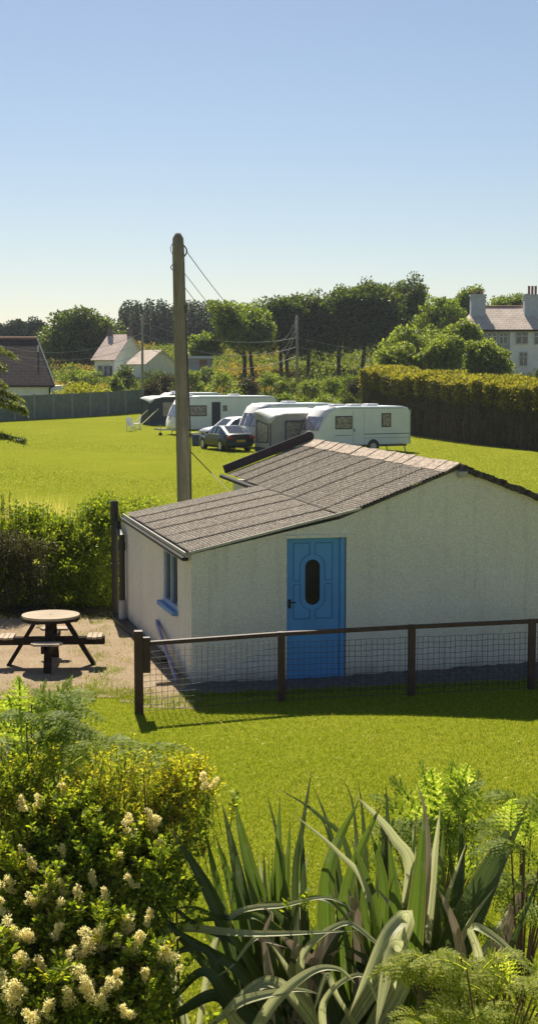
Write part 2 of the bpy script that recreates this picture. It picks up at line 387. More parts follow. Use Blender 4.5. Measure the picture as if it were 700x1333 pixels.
# ------------------------------------------------------------------ world, sun, camera
SUNEL = 46.5; SD = Vector((.17, -1, 0)).normalized()
w = bpy.data.worlds.new('World'); scene.world = w; w.use_nodes = True
nt = w.node_tree; bg = nt.nodes['Background']; sk = nt.nodes.new('ShaderNodeTexSky'); sk.sky_type = 'NISHITA'
sk.sun_disc = False; sk.sun_elevation = R(SUNEL); sk.sun_rotation = math.atan2(-SD.x, -SD.y)
sk.air_density = 1.0; sk.dust_density = .35; sk.ozone_density = 3.0; sk.altitude = 50
nt.links.new(mix(nt, 1.0, sk.outputs[0], (1.0, .925, .895), 'MULTIPLY'), bg.inputs[0]); bg.inputs[1].default_value = .060
sl = bpy.data.lights.new('sun', 'SUN'); sl.energy = 5.0; sl.angle = R(.55); sl.color = (1, .92, .76)
so = bpy.data.objects.new('sun', sl); COL.objects.link(so)
ld = Vector((SD.x*math.cos(R(SUNEL)), SD.y*math.cos(R(SUNEL)), -math.sin(R(SUNEL))))
so.rotation_euler = ld.to_track_quat('-Z', 'Y').to_euler(); so.location = (0, 0, 60)
cd = bpy.data.cameras.new('camera'); cam = bpy.data.objects.new('camera', cd); COL.objects.link(cam)
cd.sensor_fit = 'HORIZONTAL'; cd.sensor_width = 36; cd.lens = 36*F/700; cd.clip_end = 6000; cd.clip_start = .1
cam.location = CAM; cam.rotation_euler = (R(90)-PITCH, 0, 0); scene.camera = cam
scene.view_settings.view_transform = 'Standard'; scene.view_settings.look = 'None'
scene.view_settings.exposure = 0.74; scene.view_settings.gamma = 1
scene.cycles.max_bounces = 8; scene.cycles.transparent_max_bounces = 8; scene.cycles.use_denoising = True

# ------------------------------------------------------------------ ground
def ground():
    ys = sorted(set(list(np.arange(-40, 0, 10))+list(np.arange(0, 60, 2.))+list(np.arange(60, 320, 4.))+[360, 420, 500, 600, 800, 1200, 1800, 2500]))
    xs = [-2500, -1200, -500, -250, -150, -100]+list(np.arange(-70, 71, 5.))+[100, 150, 250, 500, 1200, 2500]
    V = [(x, y, terr(y)+(.05*math.sin(x*.21+y*.13)*math.sin(y*.11) if 40 < y < 400 else 0)) for y in ys for x in xs]
    n = len(xs); Fq = [(j*n+i, j*n+i+1, (j+1)*n+i+1, (j+1)*n+i) for j in range(len(ys)-1) for i in range(n-1)]
    return tag(npmesh('ground', V, Fq, M['lawn'], smooth=True), kind='structure')
ground()

# building corners on the ground
A = G(250, 891); Bf = G(700, 873); fdir = (Bf-A).normalized()
E = G(168, 812)
A.z = E.z = 0
FP = lambda px, py: onplane(px, py, A, Bf)
LP = lambda px, py: onplane(px, py, A, E)
fn = Vector((fdir.y, -fdir.x, 0))            # front wall's outward normal (toward camera)
ldir = (E-A).normalized(); ln = Vector((-ldir.y, ldir.x, 0))
if ln.x > 0: ln = -ln
p0 = FP(245, 718.5); p1 = FP(443, 671.5); pk = FP(597, 607); pr = FP(700, 647)
pr = pk+(pr-pk)*1.75
h0, h1, hk = p0.z, p1.z, pk.z
e1 = onz(163, 668, h0); m1 = onz(294, 617, h1); k1 = onz(406, 574.5, hk)
print('CORNERS', A, E, p0, p1, pk, pr, e1, m1, k1)

# irregular sheets on the ground
def sheet(name, pts, z, mat, jag=.12, step=.25):
    out = []
    for i, p in enumerate(pts):
        q = pts[(i+1) % len(pts)]; L = math.hypot(q[0]-p[0], q[1]-p[1]); n = max(1, int(L/step))
        for k in range(n):
            t = k/n; out.append((p[0]+(q[0]-p[0])*t+random.uniform(-jag, jag), p[1]+(q[1]-p[1])*t+random.uniform(-jag, jag), z))
    mb = MB(); mb.v = out; mb.f = [tuple(range(len(out)))]
    o = mb.build(name, mat); return tag(o, kind='structure'), out
dirt_pts = [(G(px, py).x, G(px, py).y) for px, py in ((-140, 905), (0, 912), (90, 905), (150, 908), (190, 922), (262, 922), (262, 893), (168, 806), (120, 786), (-140, 786))]
_, dirt_out = sheet('bare_earth_patio', dirt_pts, .005, M['dirt'], .1)
ga = A-fdir*.75-fn*-.0; 
gp = [A+fn*.0-fdir*.1, A+fn*.75-fdir*.25, A+fdir*3+fn*.70, A+fdir*7+fn*.72, A+fdir*7-fn*.1, A-fn*.1]
_, gravel_out = sheet('gravel_strip', [(p.x, p.y) for p in gp], .010, M['gravel'], .05)
def inpoly(x, y, poly):
    c = np.zeros(len(x), bool); n = len(poly)
    for i in range(n):
        x1, y1 = poly[i][:2]; x2, y2 = poly[(i+1) % n][:2]
        m = ((y1 > y) != (y2 > y)) & (x < (x2-x1)*(y-y1)/((y2-y1) or 1e-9)+x1); c ^= m
    return c
# banked rubble against the front wall
mb = MB(); n = 70
prof = []
for i in range(n+1):
    s = .1+i*6.9/n; a = A+fdir*s
    hh = .015+.12*min(1, max(0, (s-1.6)/3.5))+.008*math.sin(s*5)+random.uniform(-.012, .018)
    prof += [a+fn*.004+Vector((0, 0, hh)), a+fn*(.13+random.uniform(-.02, .02))+Vector((0, 0, hh*.8)), a+fn*(.33+random.uniform(-.03, .03))+Vector((0, 0, .013))]
mb.v = [tuple(p) for p in prof]
mb.f = [(3*i+k, 3*i+k+1, 3*i+k+4, 3*i+k+3) for i in range(n) for k in (0, 1)]
if True:
    o = mb.build('rubble_bank', M['gravel']); tag(o, kind='structure')

# ------------------------------------------------------------------ grass blades (short, uncountable)
def blades(name, x, y, hgt, wid, mat, lean=.5):
    n = len(x); z = np.interp(y, TY, TZ); P = np.stack([x, y, z], 1)
    a = RNG.uniform(0, 2*np.pi, n); S = np.stack([np.cos(a), np.sin(a), np.zeros(n)], 1)
    h = hgt*RNG.uniform(.35, 1.45, n); D = RNG.normal(size=(n, 3))*lean*.6; D[:, 2] = 1
    T = P+D*h[:, None]; W = (wid*RNG.uniform(.6, 1.3, n))[:, None]
    V = np.stack([P-S*W, P+S*W, T], 1).reshape(-1, 3)
    return npmesh(name, V, np.arange(3*n).reshape(n, 3), mat)
def field_points(n, y0, y1, power=1.0, ext=1.12):
    # density falling with depth, inside a wedge a little wider than the view
    t = RNG.random(n); y = y0*(y1/y0)**(t**power); x = RNG.uniform(-1, 1, n)*y*.184*ext
    return x, y
x, y = field_points(330000, 9.2, 20.6)
keep = ~inpoly(x, y, gravel_out); ind = inpoly(x, y, dirt_out)
patch = (np.sin(x*4.1+1)*np.sin(y*3.3)+np.sin(x*9+y*7)*.5) > .95
keep &= (~ind) | (patch & (RNG.random(len(x)) < .25))
# nothing inside the building
fx, fy = fdir.x, fdir.y
inside = ((x-A.x)*(-fn.x)+(y-A.y)*(-fn.y) > -.02) & ((x-A.x)*fx+(y-A.y)*fy > -.3) & (y > 19)
keep &= ~inside
tag(blades('lawn_grass', x[keep], y[keep], .026, .0028, M['grassblade'], .8), kind='stuff')
x, y = field_points(120000, 9.2, 20.2)
pt_m = np.sin(x*1.7+y*.9)*np.sin(y*1.3-x*.6+1)+.6*np.sin(x*4.3-y*2.1)*np.sin(y*3.7+1)
keep = (RNG.random(len(x)) < np.clip(pt_m-.25, 0, .6)*.45) & ~inpoly(x, y, dirt_out) & ~inpoly(x, y, gravel_out) & ~((y > 18.4))
tag(blades('dry_lawn_grass', x[keep], y[keep], .03, .0028, M['grassdry'], .9), kind='stuff')
x, y = field_points(260, 9.4, 18); P = np.stack([x, y, RNG.uniform(.025, .04, 260)], 1)
P = (P[:, None]+RNG.normal(0, .006, (260, 6, 3))*np.array([1, 1, .2])).reshape(-1, 3)
tag(leaves('clover_flowers', P, RNG.normal(size=P.shape), .012, .010, M['petal']), kind='stuff')
x, y = field_points(300000, 27.5, 112, .8, 1.15)
keep = ~inpoly(x, y, dirt_out)
keep &= ~((x > -2.4) & (x < 6) & (y < 30.5))
tag(blades('field_grass', x[keep], y[keep], .05, .012, M['fieldblade'], .8), kind='stuff')
# longer tufts: at the fence foot, on the patio edge and behind the hedge
tx = []; ty = []
edge_l = [G(px, py) for px, py in ((-20, 911), (90, 905), (150, 908), (190, 922), (262, 922))]
for i in range(520):
    k = random.randrange(4); e = edge_l[k].lerp(edge_l[k+1], random.random()); e.y += abs(random.gauss(0, .42)); k = random.choice((8, 14, 24))
    tx += list(e.x+RNG.normal(0, .05, k)); ty += list(e.y+RNG.normal(0, .06, k))
for i in range(420):
    s = random.uniform(-.2, 6); p = A+fdir*s+fn*(.78+random.gauss(0, .05)); k = 26
    tx += list(p.x+RNG.normal(0, .03, k)); ty += list(p.y+RNG.normal(0, .03, k))
for i in range(60):
    q = random.choice(dirt_out[0:60]); k = 20
    tx += list(q[0]+RNG.normal(0, .05, k)); ty += list(q[1]+RNG.normal(0, .05, k))
for i in range(170):
    px = random.gauss(128, 22); py = random.uniform(800, 900); q = G(px+(py-800)*.05, py)
    if random.random() < .6:
        k = 34; tx += list(q.x+RNG.normal(0, .06, k)); ty += list(q.y+RNG.normal(0, .12, k))
tag(blades('edge_tufts', np.array(tx), np.array(ty), .045, .0035, M['grassblade'], .8), kind='stuff')
tx = []; ty = []
for i in range(40):
    q = G(random.gauss(42, 22), random.uniform(668, 690)); k = 40
    tx += list(q.x+RNG.normal(0, .25, k)); ty += list(q.y+RNG.normal(0, .3, k))
tag(blades('tall_dry_grass', np.array(tx), np.array(ty), .55, .008, M['grassdry'], .35), kind='stuff')

# ------------------------------------------------------------------ the whitewashed outbuilding
bld = wthing('outbuilding', (A.x, A.y, 0), 'long low whitewashed outbuilding with a blue door and brown corrugated roof', 'building')
TH = .22
def wall_front():
    """front gable wall with a real opening for the door"""
    d0 = FP(373, 886); d1 = FP(450, 883); dt = FP(410, 700)
    s = lambda p: (Vector((p.x, p.y, 0))-A).dot(fdir)
    def pt(sv, z): q = A+fdir*sv; return Vector((q.x, q.y, z))
    S0, S1, Sp, Sk, Sr = 0, s(d0), s(p1), s(pk), s(pr); SD1 = s(d1); HT = dt.z
    def top(sv): return float(np.interp(sv, [s(p0), Sp, Sk, Sr], [h0, h1, hk, pr.z]))-.045
    mb = MB(); back = -fn*TH
    mb.prism([pt(0, -.1), pt(S1, -.1), pt(S1, top(S1)), pt(0, top(0))], back)
    mid = [pt(S1, HT), pt(SD1, HT), pt(SD1, top(SD1))]
    if S1 < Sp < SD1: mid.append(pt(Sp, top(Sp)))
    mid.append(pt(S1, top(S1))); mb.prism(mid, back)
    right = [pt(SD1, -.1), pt(Sr, -.1), pt(Sr, top(Sr)), pt(Sk, top(Sk))]
    if Sp > SD1: right.append(pt(Sp, top(Sp)))
    right.append(pt(SD1, top(SD1))); mb.prism(right, back)
    mb.build('front_wall', M['render'], bld)
    # thin raised lintel line above the door
    a = pt(S1-.05, HT+.018)+fn*.008; b = pt(SD1+.09, HT+.022)+fn*.008
    MB().beam(a, b, .03, .045).build('lintel', M['render'], bld, bevel=.006)
    return S1, SD1, HT, pt, s
S1, SD1, HT, wpt, sfun = wall_front()
# left wall with window opening
w0 = LP(212.5, 712); w1 = LP(231, 790); ws = LP(212.5, 781)
sl_ = lambda p: (Vector((p.x, p.y, 0))-A).dot(ldir)
def lpt(sv, z): q = A+ldir*sv; return Vector((q.x, q.y, z))
WL, WR = sl_(w1), sl_(w0); WB = ws.z; WT = min(w0.z, h0-.1); LEN = (Vector((e1.x, e1.y, 0))-A).dot(ldir)-.1
off = -ln*TH; HTp = h0-.045
mb = MB()
mb.prism([lpt(TH*.0+.222, -.1), lpt(WL, -.1), lpt(WL, HTp), lpt(.222, HTp)], off)
mb.prism([lpt(WL, -.1), lpt(WR, -.1), lpt(WR, WB), lpt(WL, WB)], off)
mb.prism([lpt(WL, WT), lpt(WR, WT), lpt(WR, HTp), lpt(WL, HTp)], off)
mb.prism([lpt(WR, -.1), lpt(LEN, -.1), lpt(LEN, HTp), lpt(WR, HTp)], off)
# the short return that closes the corner behind the front wall
mb.prism([lpt(0.003, -.1)+ln*.003, lpt(.222, -.1)+ln*.003, lpt(.222, HTp)+ln*.003, lpt(0.003, HTp)+ln*.003], -ln*.05)
mb.build('side_wall', M['render'], bld)
# rear walls
r0 = lpt(LEN, 0)
m1g = Vector((m1.x, m1.y, 0)); k1g = Vector((k1.x, k1.y, 0))
lt = Vector((p1.x, p1.y, 0)); mdir = (m1g-lt).normalized()
lt_back = lt+mdir*(LEN)      # where the lean-to meets the main building's side
mb = MB()
mb.prism([r0+Vector((0, 0, -.1)), lt_back+Vector((.2, 0, -.1)), lt_back+Vector((.2, 0, h1-.15)), r0+Vector((0, 0, h0-.08))], Vector((0, -.2, 0)))
mb.prism([lt_back+Vector((.15, 0, -.1)), m1g+Vector((.15, -.1, -.1)), m1g+Vector((.15, -.1, h1-.1)), lt_back+Vector((.15, 0, h1-.1))], Vector((.2, 0, 0)))
rr = k1g+(Vector((pr.x, pr.y, 0))-Vector((pk.x, pk.y, 0)))
mb.prism([m1g+Vector((.36, -.1, -.1)), rr+Vector((0, -.1, -.1)), rr+Vector((0, -.1, pr.z-.1)), k1g+Vector((0, -.1, hk-.1)), m1g+Vector((.36, -.1, h1-.1))], Vector((0, -.2, 0)))
mb.prism([Vector((pr.x-.2, pr.y+.3, -.1)), rr+Vector((-.2, -.35, -.1)), rr+Vector((-.2, -.35, pr.z-.1)), Vector((pr.x-.2, pr.y+.3, pr.z-.1))], Vector((.15, 0, 0)))
mb.build('rear_wall', M['render'], bld)

# corrugated roof: strips running down the slope, ripples across, each lapping the one behind
def corrug(name, F0, F1, B0, B1, strip=.92, pitchw=.052, amp=.008, lift=.012, parent=bld, over=.05):
    """F0->F1 front edge (low to high), B0->B1 back edge"""
    F0, F1, B0, B1 = map(Vector, (F0, F1, B0, B1))
    L = (F1-F0).length; nseg = int(L/pitchw*5); depth = ((B0-F0).length+(B1-F1).length)/2
    ns = max(1, round(depth/strip)); V = []; Fq = []; At = []
    up = (F1-F0).cross(B0-F0).normalized(); up = up if up.z > 0 else -up
    for k in range(ns):
        t0 = k/ns; t1 = (k+1)/ns+over/depth; t1 = min(t1, 1.0)
        jz = random.uniform(-.005, .007); base = len(V)
        for (t, lf) in ((t0, lift+jz), ((t0*.5+t1*.5), lift*.5+jz), (t1, 0.0)):
            a = F0.lerp(B0, t); b = F1.lerp(B1, t)
            for i in range(nseg+1):
                u = i/nseg; ph = 2*math.pi*u*L/pitchw
                h = amp*math.cos(ph)+lf
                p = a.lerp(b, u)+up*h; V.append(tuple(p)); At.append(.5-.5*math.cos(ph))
        # front lip
        for i in range(nseg+1):
            p = Vector(V[base+i])-up*(.012); V.append(tuple(p)); At.append(1.0)
        n = nseg+1
        for r in (0, 1):
            for i in range(nseg): Fq.append((base+r*n+i, base+r*n+i+1, base+(r+1)*n+i+1, base+(r+1)*n+i))
        for i in range(nseg): Fq.append((base+3*n+i, base+3*n+i+1, base+i+1, base+i))
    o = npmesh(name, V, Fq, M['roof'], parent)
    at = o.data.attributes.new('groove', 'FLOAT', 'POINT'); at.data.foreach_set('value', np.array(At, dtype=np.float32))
    return o
fo = fn*.03                                # small front overhang
c0 = p0+fo; c1 = p1+fo; ck = pk+fo; cr = pr+fo
lb = Vector((lt_back.x, lt_back.y, h1)); 
corrug('lower_roof', c0, c1, e1, lb)
corrug('upper_roof', c1+Vector((0, 0, .004)), ck, m1, k1)
krb = k1+(pr-pk)
corrug('far_roof', cr, ck+Vector((0, 0, .003)), krb, k1+Vector((0, 0, .003)), strip=3)
# ridge capping: overlapping tiles along the ridge
nr = 17
for i in range(nr):
    a = ck.lerp(k1, i/nr)+fn*(.02 if i == 0 else 0); b = ck.lerp(k1, (i+1.06)/nr)
    ax = (p1-pk).normalized(); bx = (pr-pk).normalized()
    mb = MB(); la = .036+random.uniform(-.012, .010); lbk = .026+random.uniform(-.006, .006)
    prof = lambda q, l: [q+ax*.24+Vector((0, 0, l-.012)), q+ax*.08+Vector((0, 0, l+.012)), q+Vector((0, 0, l+.028)), q+bx*.08+Vector((0, 0, l+.012)), q+bx*.2+Vector((0, 0, l-.012))]
    fa = prof(a, la); fb = prof(b, lbk); dn = Vector((0, 0, -.022))
    vs = fa+fb+[q+dn for q in fa]+[q+dn for q in fb]
    fs = [(j, j+1, j+6, j+5) for j in range(4)]+[(10+j, 10+j+1, j+1, j) for j in range(4)]+[(0, 5, 15, 10), (4, 14, 19, 9)]+[(15+j+5-5, 5+j, 5+j+1, 15+j+1) for j in range(4)]
    mb.add(vs, fs); mb.build('ridge_tile', M['ridge'], bld)
# verges, fascia, gutters
MB().beam(c0+fn*.012+Vector((0, 0, -.012)), c1.lerp(ck, .17)+fn*.012+Vector((0, 0, -.012)), .02, .034).build('white_verge', M['white_trim'], bld)
MB().beam(c1.lerp(ck, .175)+fn*.010+Vector((0, 0, -.016)), ck+fn*.010+Vector((0, 0, -.016)), .018, .03).build('dark_verge', M['moss'], bld)
mb = MB(); n = 46
for i in range(n):
    a = ck.lerp(cr, i/n); b = ck.lerp(cr, (i+1.02)/n); j = random.uniform(-.008, .014)
    mb.beam(a+fn*.02+Vector((0, 0, j)), b+fn*.02+Vector((0, 0, j+random.uniform(-.01, .01))), .07+random.uniform(0, .03), .085+random.uniform(-.02, .02))
mb.build('mossy_verge', M['moss'], bld)
en = ln
a = c0+en*.045+Vector((0, 0, -.03)); b = e1+en*.045+Vector((0, 0, -.03))
MB().beam(a, b, .02, .055).build('fascia', M['white_trim'], bld, bevel=.004)
a = c0+en*.05+fn*.03+Vector((0, 0, -.095)); b = e1+en*.05+Vector((0, 0, -.095))
MB().beam(a, b, .10, .055).build('gutter', M['gutter'], bld, bevel=.02, seg=3)
# rear verge board of the higher roof, rounded at its upper end
a = m1+Vector((-.03, .02, .09)); b = k1+Vector((-.06, .02, .10))
mb = MB(); mb.beam(a, b, .10, .17); mb.tube([b+Vector((0, -.06, 0)), b+Vector((0, .06, 0))], .10, 14)
mb.build('rear_verge_board', M['verge_board'], bld, bevel=.015)
a = m1+Vector((.0, .03, -.02)); b = lb+Vector((0, .1, .02))
MB().beam(m1+Vector((-.08, 0, -.04)), lb+Vector((-.08, .02, -.04)), .11, .07).build('upper_gutter', M['gutter'], bld, bevel=.02)
# door
dr = wpt((S1+SD1)/2, 0)
DW = SD1-S1
def dpt(s_, z, out): return wpt(S1+s_, z)+fn*out
door = MB(); door.prism([dpt(.0, .01, -.10), dpt(DW-.09, .01, -.10), dpt(DW-.09, HT-.01, -.10), dpt(.0, HT-.01, -.10)], fn*.045)
door = door.build('door', M['blue'], bld)
fr = MB(); fr.prism([dpt(DW-.085, .0, -.11), dpt(DW-.012, .0, -.11), dpt(DW-.012, HT-.003, -.11), dpt(DW-.085, HT-.003, -.11)], fn*.085)
fr.build('door_frame', M['blue'], bld, bevel=.006)
def dpix(px, py):
    p = FP(px, py); return (sfun(p)-S1, p.z)
ox0, oz1 = dpix(398, 729); ox1, oz0 = dpix(417, 788); oc = (ox0+ox1)/2; orr = (ox1-ox0)/2
def stadium(c, r, z0, z1, n=12):
    return [(c+r*math.cos(a), z1-r+r*math.sin(a)) for a in np.linspace(0, math.pi, n)]+[(c+r*math.cos(a), z0+r+r*math.sin(a)) for a in np.linspace(math.pi, 2*math.pi, n)]
MB().prism([dpt(x_, z_, -.053) for x_, z_ in stadium(oc, orr, oz0, oz1)], fn*.004).build('door_glass', M['glass_brown'], door)
def ring(pts, w_, t_, out):
    mb = MB(); n = len(pts)
    for i in range(n):
        a, b = pts[i], pts[(i+1) % n]; mb.beam(dpt(*a, out), dpt(*b, out), w_, t_)
    return mb
ring(stadium(oc, orr+.008, oz0-.008, oz1+.008), .016, .016, -.050).build('glass_bead', M['blue'], door)
rb = MB()
big = stadium(oc, orr+.085, oz0-.085, oz1+.085, 16)
zc = (oz0+oz1)/2
x0, z1_ = dpix(383, 708); x1, z0_ = dpix(433, 805)
# four raised panels whose inner corners follow the oval
for sx in (-1, 1):
    for sz in (-1, 1):
        xo = x0 if sx < 0 else x1; zo = z0_ if sz < 0 else z1_
        r = orr+.075; ang = np.linspace(R(8), R(82), 9)
        zend = (oz1-orr) if sz > 0 else (oz0+orr)
        pts = [(oc+sx*(r), zc+sz*.025)]+[(oc+sx*r*math.cos(a), zend+sz*r*math.sin(a)) for a in ang]
        pts += [(oc+sx*.04, zend+sz*r)] ; pts += [(oc+sx*.04, zo), (xo, zo), (xo, zc+sz*.025)]
        n = len(pts)
        for i in range(n): rb.beam(dpt(*pts[i], -.053), dpt(*pts[(i+1) % n], -.053), .014, .016)
rb.build('raised_panel_moulding', M['blue_dark'], door)
hx, hz = dpix(377.5, 787)
mb = MB(); mb.box(dpt(hx, hz, -.052), (.04, .02, .13), rz=math.atan2(fdir.y, fdir.x)); mb.beam(dpt(hx, hz+.02, -.03), dpt(hx+.09, hz+.02, -.03), .018, .018); mb.beam(dpt(hx, hz+.02, -.055), dpt(hx, hz+.02, -.025), .02, .02)
mb.build('handle', M['black'], door)
# window
win = MB()
def lq(sv, z, out): return lpt(sv, z)+ln*out
fw = .05
for (s_a, s_b, za, zb) in ((WL, WR, WB, WB+fw), (WL, WR, WT-fw, WT), (WL, WL+fw, WB+fw, WT-fw), (WR-fw, WR, WB+fw, WT-fw), ((WL+WR)/2-.03, (WL+WR)/2+.03, WB+fw, WT-fw)):
    win.prism([lq(s_a, za, -.07), lq(s_b, za, -.07), lq(s_b, zb, -.07), lq(s_a, zb, -.07)], ln*.06)
win = win.build('window', M['frame_blue'], bld)
MB().prism([lq(WL+.02, WB+.02, -.05), lq(WR-.02, WB+.02, -.05), lq(WR-.02, WT-.02, -.05), lq(WL+.02, WT-.02, -.05)], ln*.006).build('pane', M['glass'], win)
MB().prism([lq(WL-.04, WB-.002, .09), lq(WR+.10, WB-.002, .09), lq(WR+.10, WB-.002, -.02), lq(WL-.04, WB-.002, -.02)], Vector((0, 0, -.07))).build('sill', M['sill_blue'], win, bevel=.006)
# pipes at the far corner
def vp(px, py, sv): 
    q = LP(px, py); return q
q = lpt(LEN+.12, 0)+ln*.13
top = aty(157, 652, q.y).z
sp = MB(); sp.tube([(q.x, q.y, .0), (q.x, q.y, top)], .062, 14); sp.tube([(q.x, q.y, top-.38), (q.x, q.y, top)], .072, 14); sp.tube([(q.x, q.y, .9), (q.x, q.y, .98)], .075, 14)
sp.build('soil_pipe', M['black_pipe'], bld, smooth=False)
q2 = lpt(LEN-.42, 0)+ln*.09
dp = MB(); dp.tube([lpt(LEN-.05, h0-.13)+ln*.1, lpt(LEN-.12, h0-.28)+ln*.1, lpt(LEN-.42, h0-.36)+ln*.09, (q2.x, q2.y, h0-.55), (q2.x, q2.y, .30)], [.05, .055, .055, .05, .05], 12)
dp.tube([(q2.x, q2.y, h0-.45), (q2.x, q2.y, h0-.6)], .065, 12); dp.build('downpipe', M['black_pipe'], bld, smooth=False)
dc = MB(); dc.tube([(q2.x, q2.y, .05), (q2.x, q2.y, .40)], .066, 12); dc.build('pipe_collar', M['lamp_grey'], bld)
q3 = lpt(LEN-.12, 0)+ln*.05
MB().tube([(q3.x, q3.y, .1), (q3.x, q3.y, h0-.35)], .035, 10).build('waste_pipe', M['white_trim'], bld)
MB().prism([lq(1.5, .0, .002), lq(LEN+.2, .0, .002), lq(LEN+.2, .0, .22), lq(1.5, .0, .16)], Vector((0, 0, .07))).build('shaded_ledge', M['black_pipe'], bld, bevel=.01)  # ledge along the wall foot, its shadow put into the black colour
# security lamp
lp_ = FP(600, 616)
sl2 = MB(); sl2.box(lp_+fn*.07, (.13, .08, .085), rz=math.atan2(fdir.y, fdir.x), rx=.3)
sl2 = sl2.build('security_lamp', M['lamp_grey'], bld, bevel=.01)
MB().beam(lp_+Vector((-.03, 0, -.06)), lp_+fn*.06+Vector((-.03, 0, -.03)), .025, .025).build('bracket', M['lamp_grey'], sl2)

# blue plank leaning on the side wall
a = LP(206, 809)+ln*.03; b = G(236, 889)+Vector((-.07, 0, .02)); 
pl = MB(); pl.beam(a, b, .085, .03, up=ln); 
o = pl.build('leaning_plank', M['pole_blue'], None, org=(b.x, b.y, 0), bevel=.004); o.location = (b.x, b.y, 0)
tag(o, 'narrow lavender blue plank leaning against the side wall below the window', 'plank')
# small stone at the wall foot
def rock(px, py, s, label):
    g = G(px, py); bm_ = MB(); n = 8
    vs = []; 
    for k, (z, r) in enumerate(((0, .9), (.35, 1), (.65, .8), (.8, .3))):
        for j in range(n): a_ = 2*math.pi*j/n; q_ = r*random.uniform(.8, 1.15); vs.append((s*q_*math.cos(a_)*1.5, s*q_*math.sin(a_), z*s))
    fs = [(k*n+j, k*n+(j+1) % n, (k+1)*n+(j+1) % n, (k+1)*n+j) for k in range(3) for j in range(n)]+[tuple(3*n+j for j in range(n))]
    bm_.add(vs, fs); o = bm_.build('stone', M['dirt']); o.location = (g.x, g.y, .0); tag(o, label, 'stone')
rock(213, 892, .08, 'brown stone lying at the shadow edge behind the wire fence')

# ------------------------------------------------------------------ fence
FA = G(181, 929); 
fposts = [G(181, 929), G(366, 913), G(535, 905), G(691, 897), G(850, 889)]
fence = wthing('post_and_rail_fence', (FA.x, FA.y, 0), 'dark brown post and rail fence filled with wire mesh in front of the outbuilding', 'fence')
tops = [1.08, .94, .97, .98, .98]
def postbox(i, p, h, wd): MB().box((p.x, p.y, h/2-.05), (wd, wd, h+.1), rz=.08).build('post', M['fence'], fence, bevel=.008)
wds = [.115, .095, .095, .095, .095]
for i, p in enumerate(fposts): postbox(i, p, tops[i], wds[i])
# gate block bolted to the first post
MB().box((FA.x+.10, FA.y+.03, .76), (.10, .09, .46), rz=.08).build('hinge_block', M['fence'], fence, bevel=.008)
for i in range(4):
    a, b = fposts[i], fposts[i+1]
    ra = onplane(190, 838, fposts[0], fposts[1]).z if i == 0 else tops[i]-.03
    rb_ = tops[i+1]-.03
    d = (b-a).normalized()
    MB().beam(Vector((a.x, a.y, ra))+d*(.13 if i == 0 else -.03), Vector((b.x, b.y, rb_))+d*.03, .07, .055).build('rail', M['fence'], fence, bevel=.008)
mb = MB()
for i in range(4):
    a, b = fposts[i], fposts[i+1]; L = (b-a).length; d = (b-a)/L; nb = int(L/.078)
    off_ = Vector((0, -.03, 0))
    for k in range(nb+1):
        p = a+d*(k*.078)+off_; hj = random.uniform(-.004, .004)
        if k*.078 < .1 and i == 0: continue
        mb.beam(p+Vector((0, 0, .0)), p+Vector((hj, 0, .80+.04*(i == 0))), .0052, .0052)
    for k in range(11):
        z = .03+k*.077; m_ = 14; prev = None
        for q in range(m_+1):
            p = a+d*L*q/m_+off_+Vector((0, 0, z+.006*math.sin(q*1.7+k+i)))
            if prev is not None: mb.beam(prev, p, .0052, .0052)
            prev = p
mb.build('wire_mesh', M['wire'], fence)

# ------------------------------------------------------------------ picnic table
tc = G(67, 866); tc.z = 0
pt_ = empty('picnic_table', (tc.x, tc.y, 0), R(3), label='round pub style picnic table with four attached seats on the bare patio', cat='picnic table')
mb = MB(); r = .43
nb = 8; bw = 2*r/nb
for i in range(nb):
    y0 = -r+i*bw+.003; y1 = y0+bw-.006; N = 7
    ys_ = np.linspace(y0, y1, N); up_ = [(math.sqrt(max(0, r*r-y_*y_)), y_) for y_ in ys_]
    poly = [(x_, y_, .735) for x_, y_ in up_]+[(-x_, y_, .735) for x_, y_ in reversed(up_)]
    mb.prism(poly, (0, 0, .035))
mb.build('tabletop', M['tabletop'], pt_)
MB().tube([(0, 0, .772), (0, 0, .7745)], .018, 12).build('parasol_hole', M['black'], pt_)
mb = MB(); 
for k in range(24):
    a0 = 2*math.pi*k/24; a1 = 2*math.pi*(k+1)/24; rr_ = r-.012
    mb.beam((rr_*math.cos(a0), rr_*math.sin(a0), .712), (rr_*math.cos(a1), rr_*math.sin(a1), .712), .03, .044)
mb.build('under_ring', M['table_leg'], pt_)
for (dx, dy) in ((1, 0), (-1, 0), (0, 1), (0, -1)):
    p_ = Vector((-dy, dx, 0))*.0
    MB().beam((dx*.19, dy*.19, .73), (dx*.64, dy*.64, .0), .06, .115, up=(dy, dx, 0.001)).build('leg', M['table_leg'], pt_, bevel=.004)
    st = MB(); nn = 3
    for k in range(nn):
        off1 = -.11+k*.075; r0_ = .58+k*.075
        hw = [.20, .23, .19][k]
        st.box((dx*r0_, dy*r0_, .44), (.068 if dx else 2*hw, 2*hw if dx else .068, .032))
    st.build('seat', M['tabletop'], pt_, bevel=.004)
mb = MB()
for sgn in (-1, 1):
    mb.beam((-.80, sgn*.05, .375), (.80, sgn*.05, .375), .045, .11)
    mb.beam((sgn*.05, -.80, .375), (sgn*.05, .80, .375), .045, .1099)
mb.beam((-.4, 0.0, .69), (.4, 0.0, .69), .04, .075); mb.beam((0, -.4, .69), (0, .4, .69), .04, .0748)
mb.build('seat_bearer', M['table_leg'], pt_, bevel=.004)

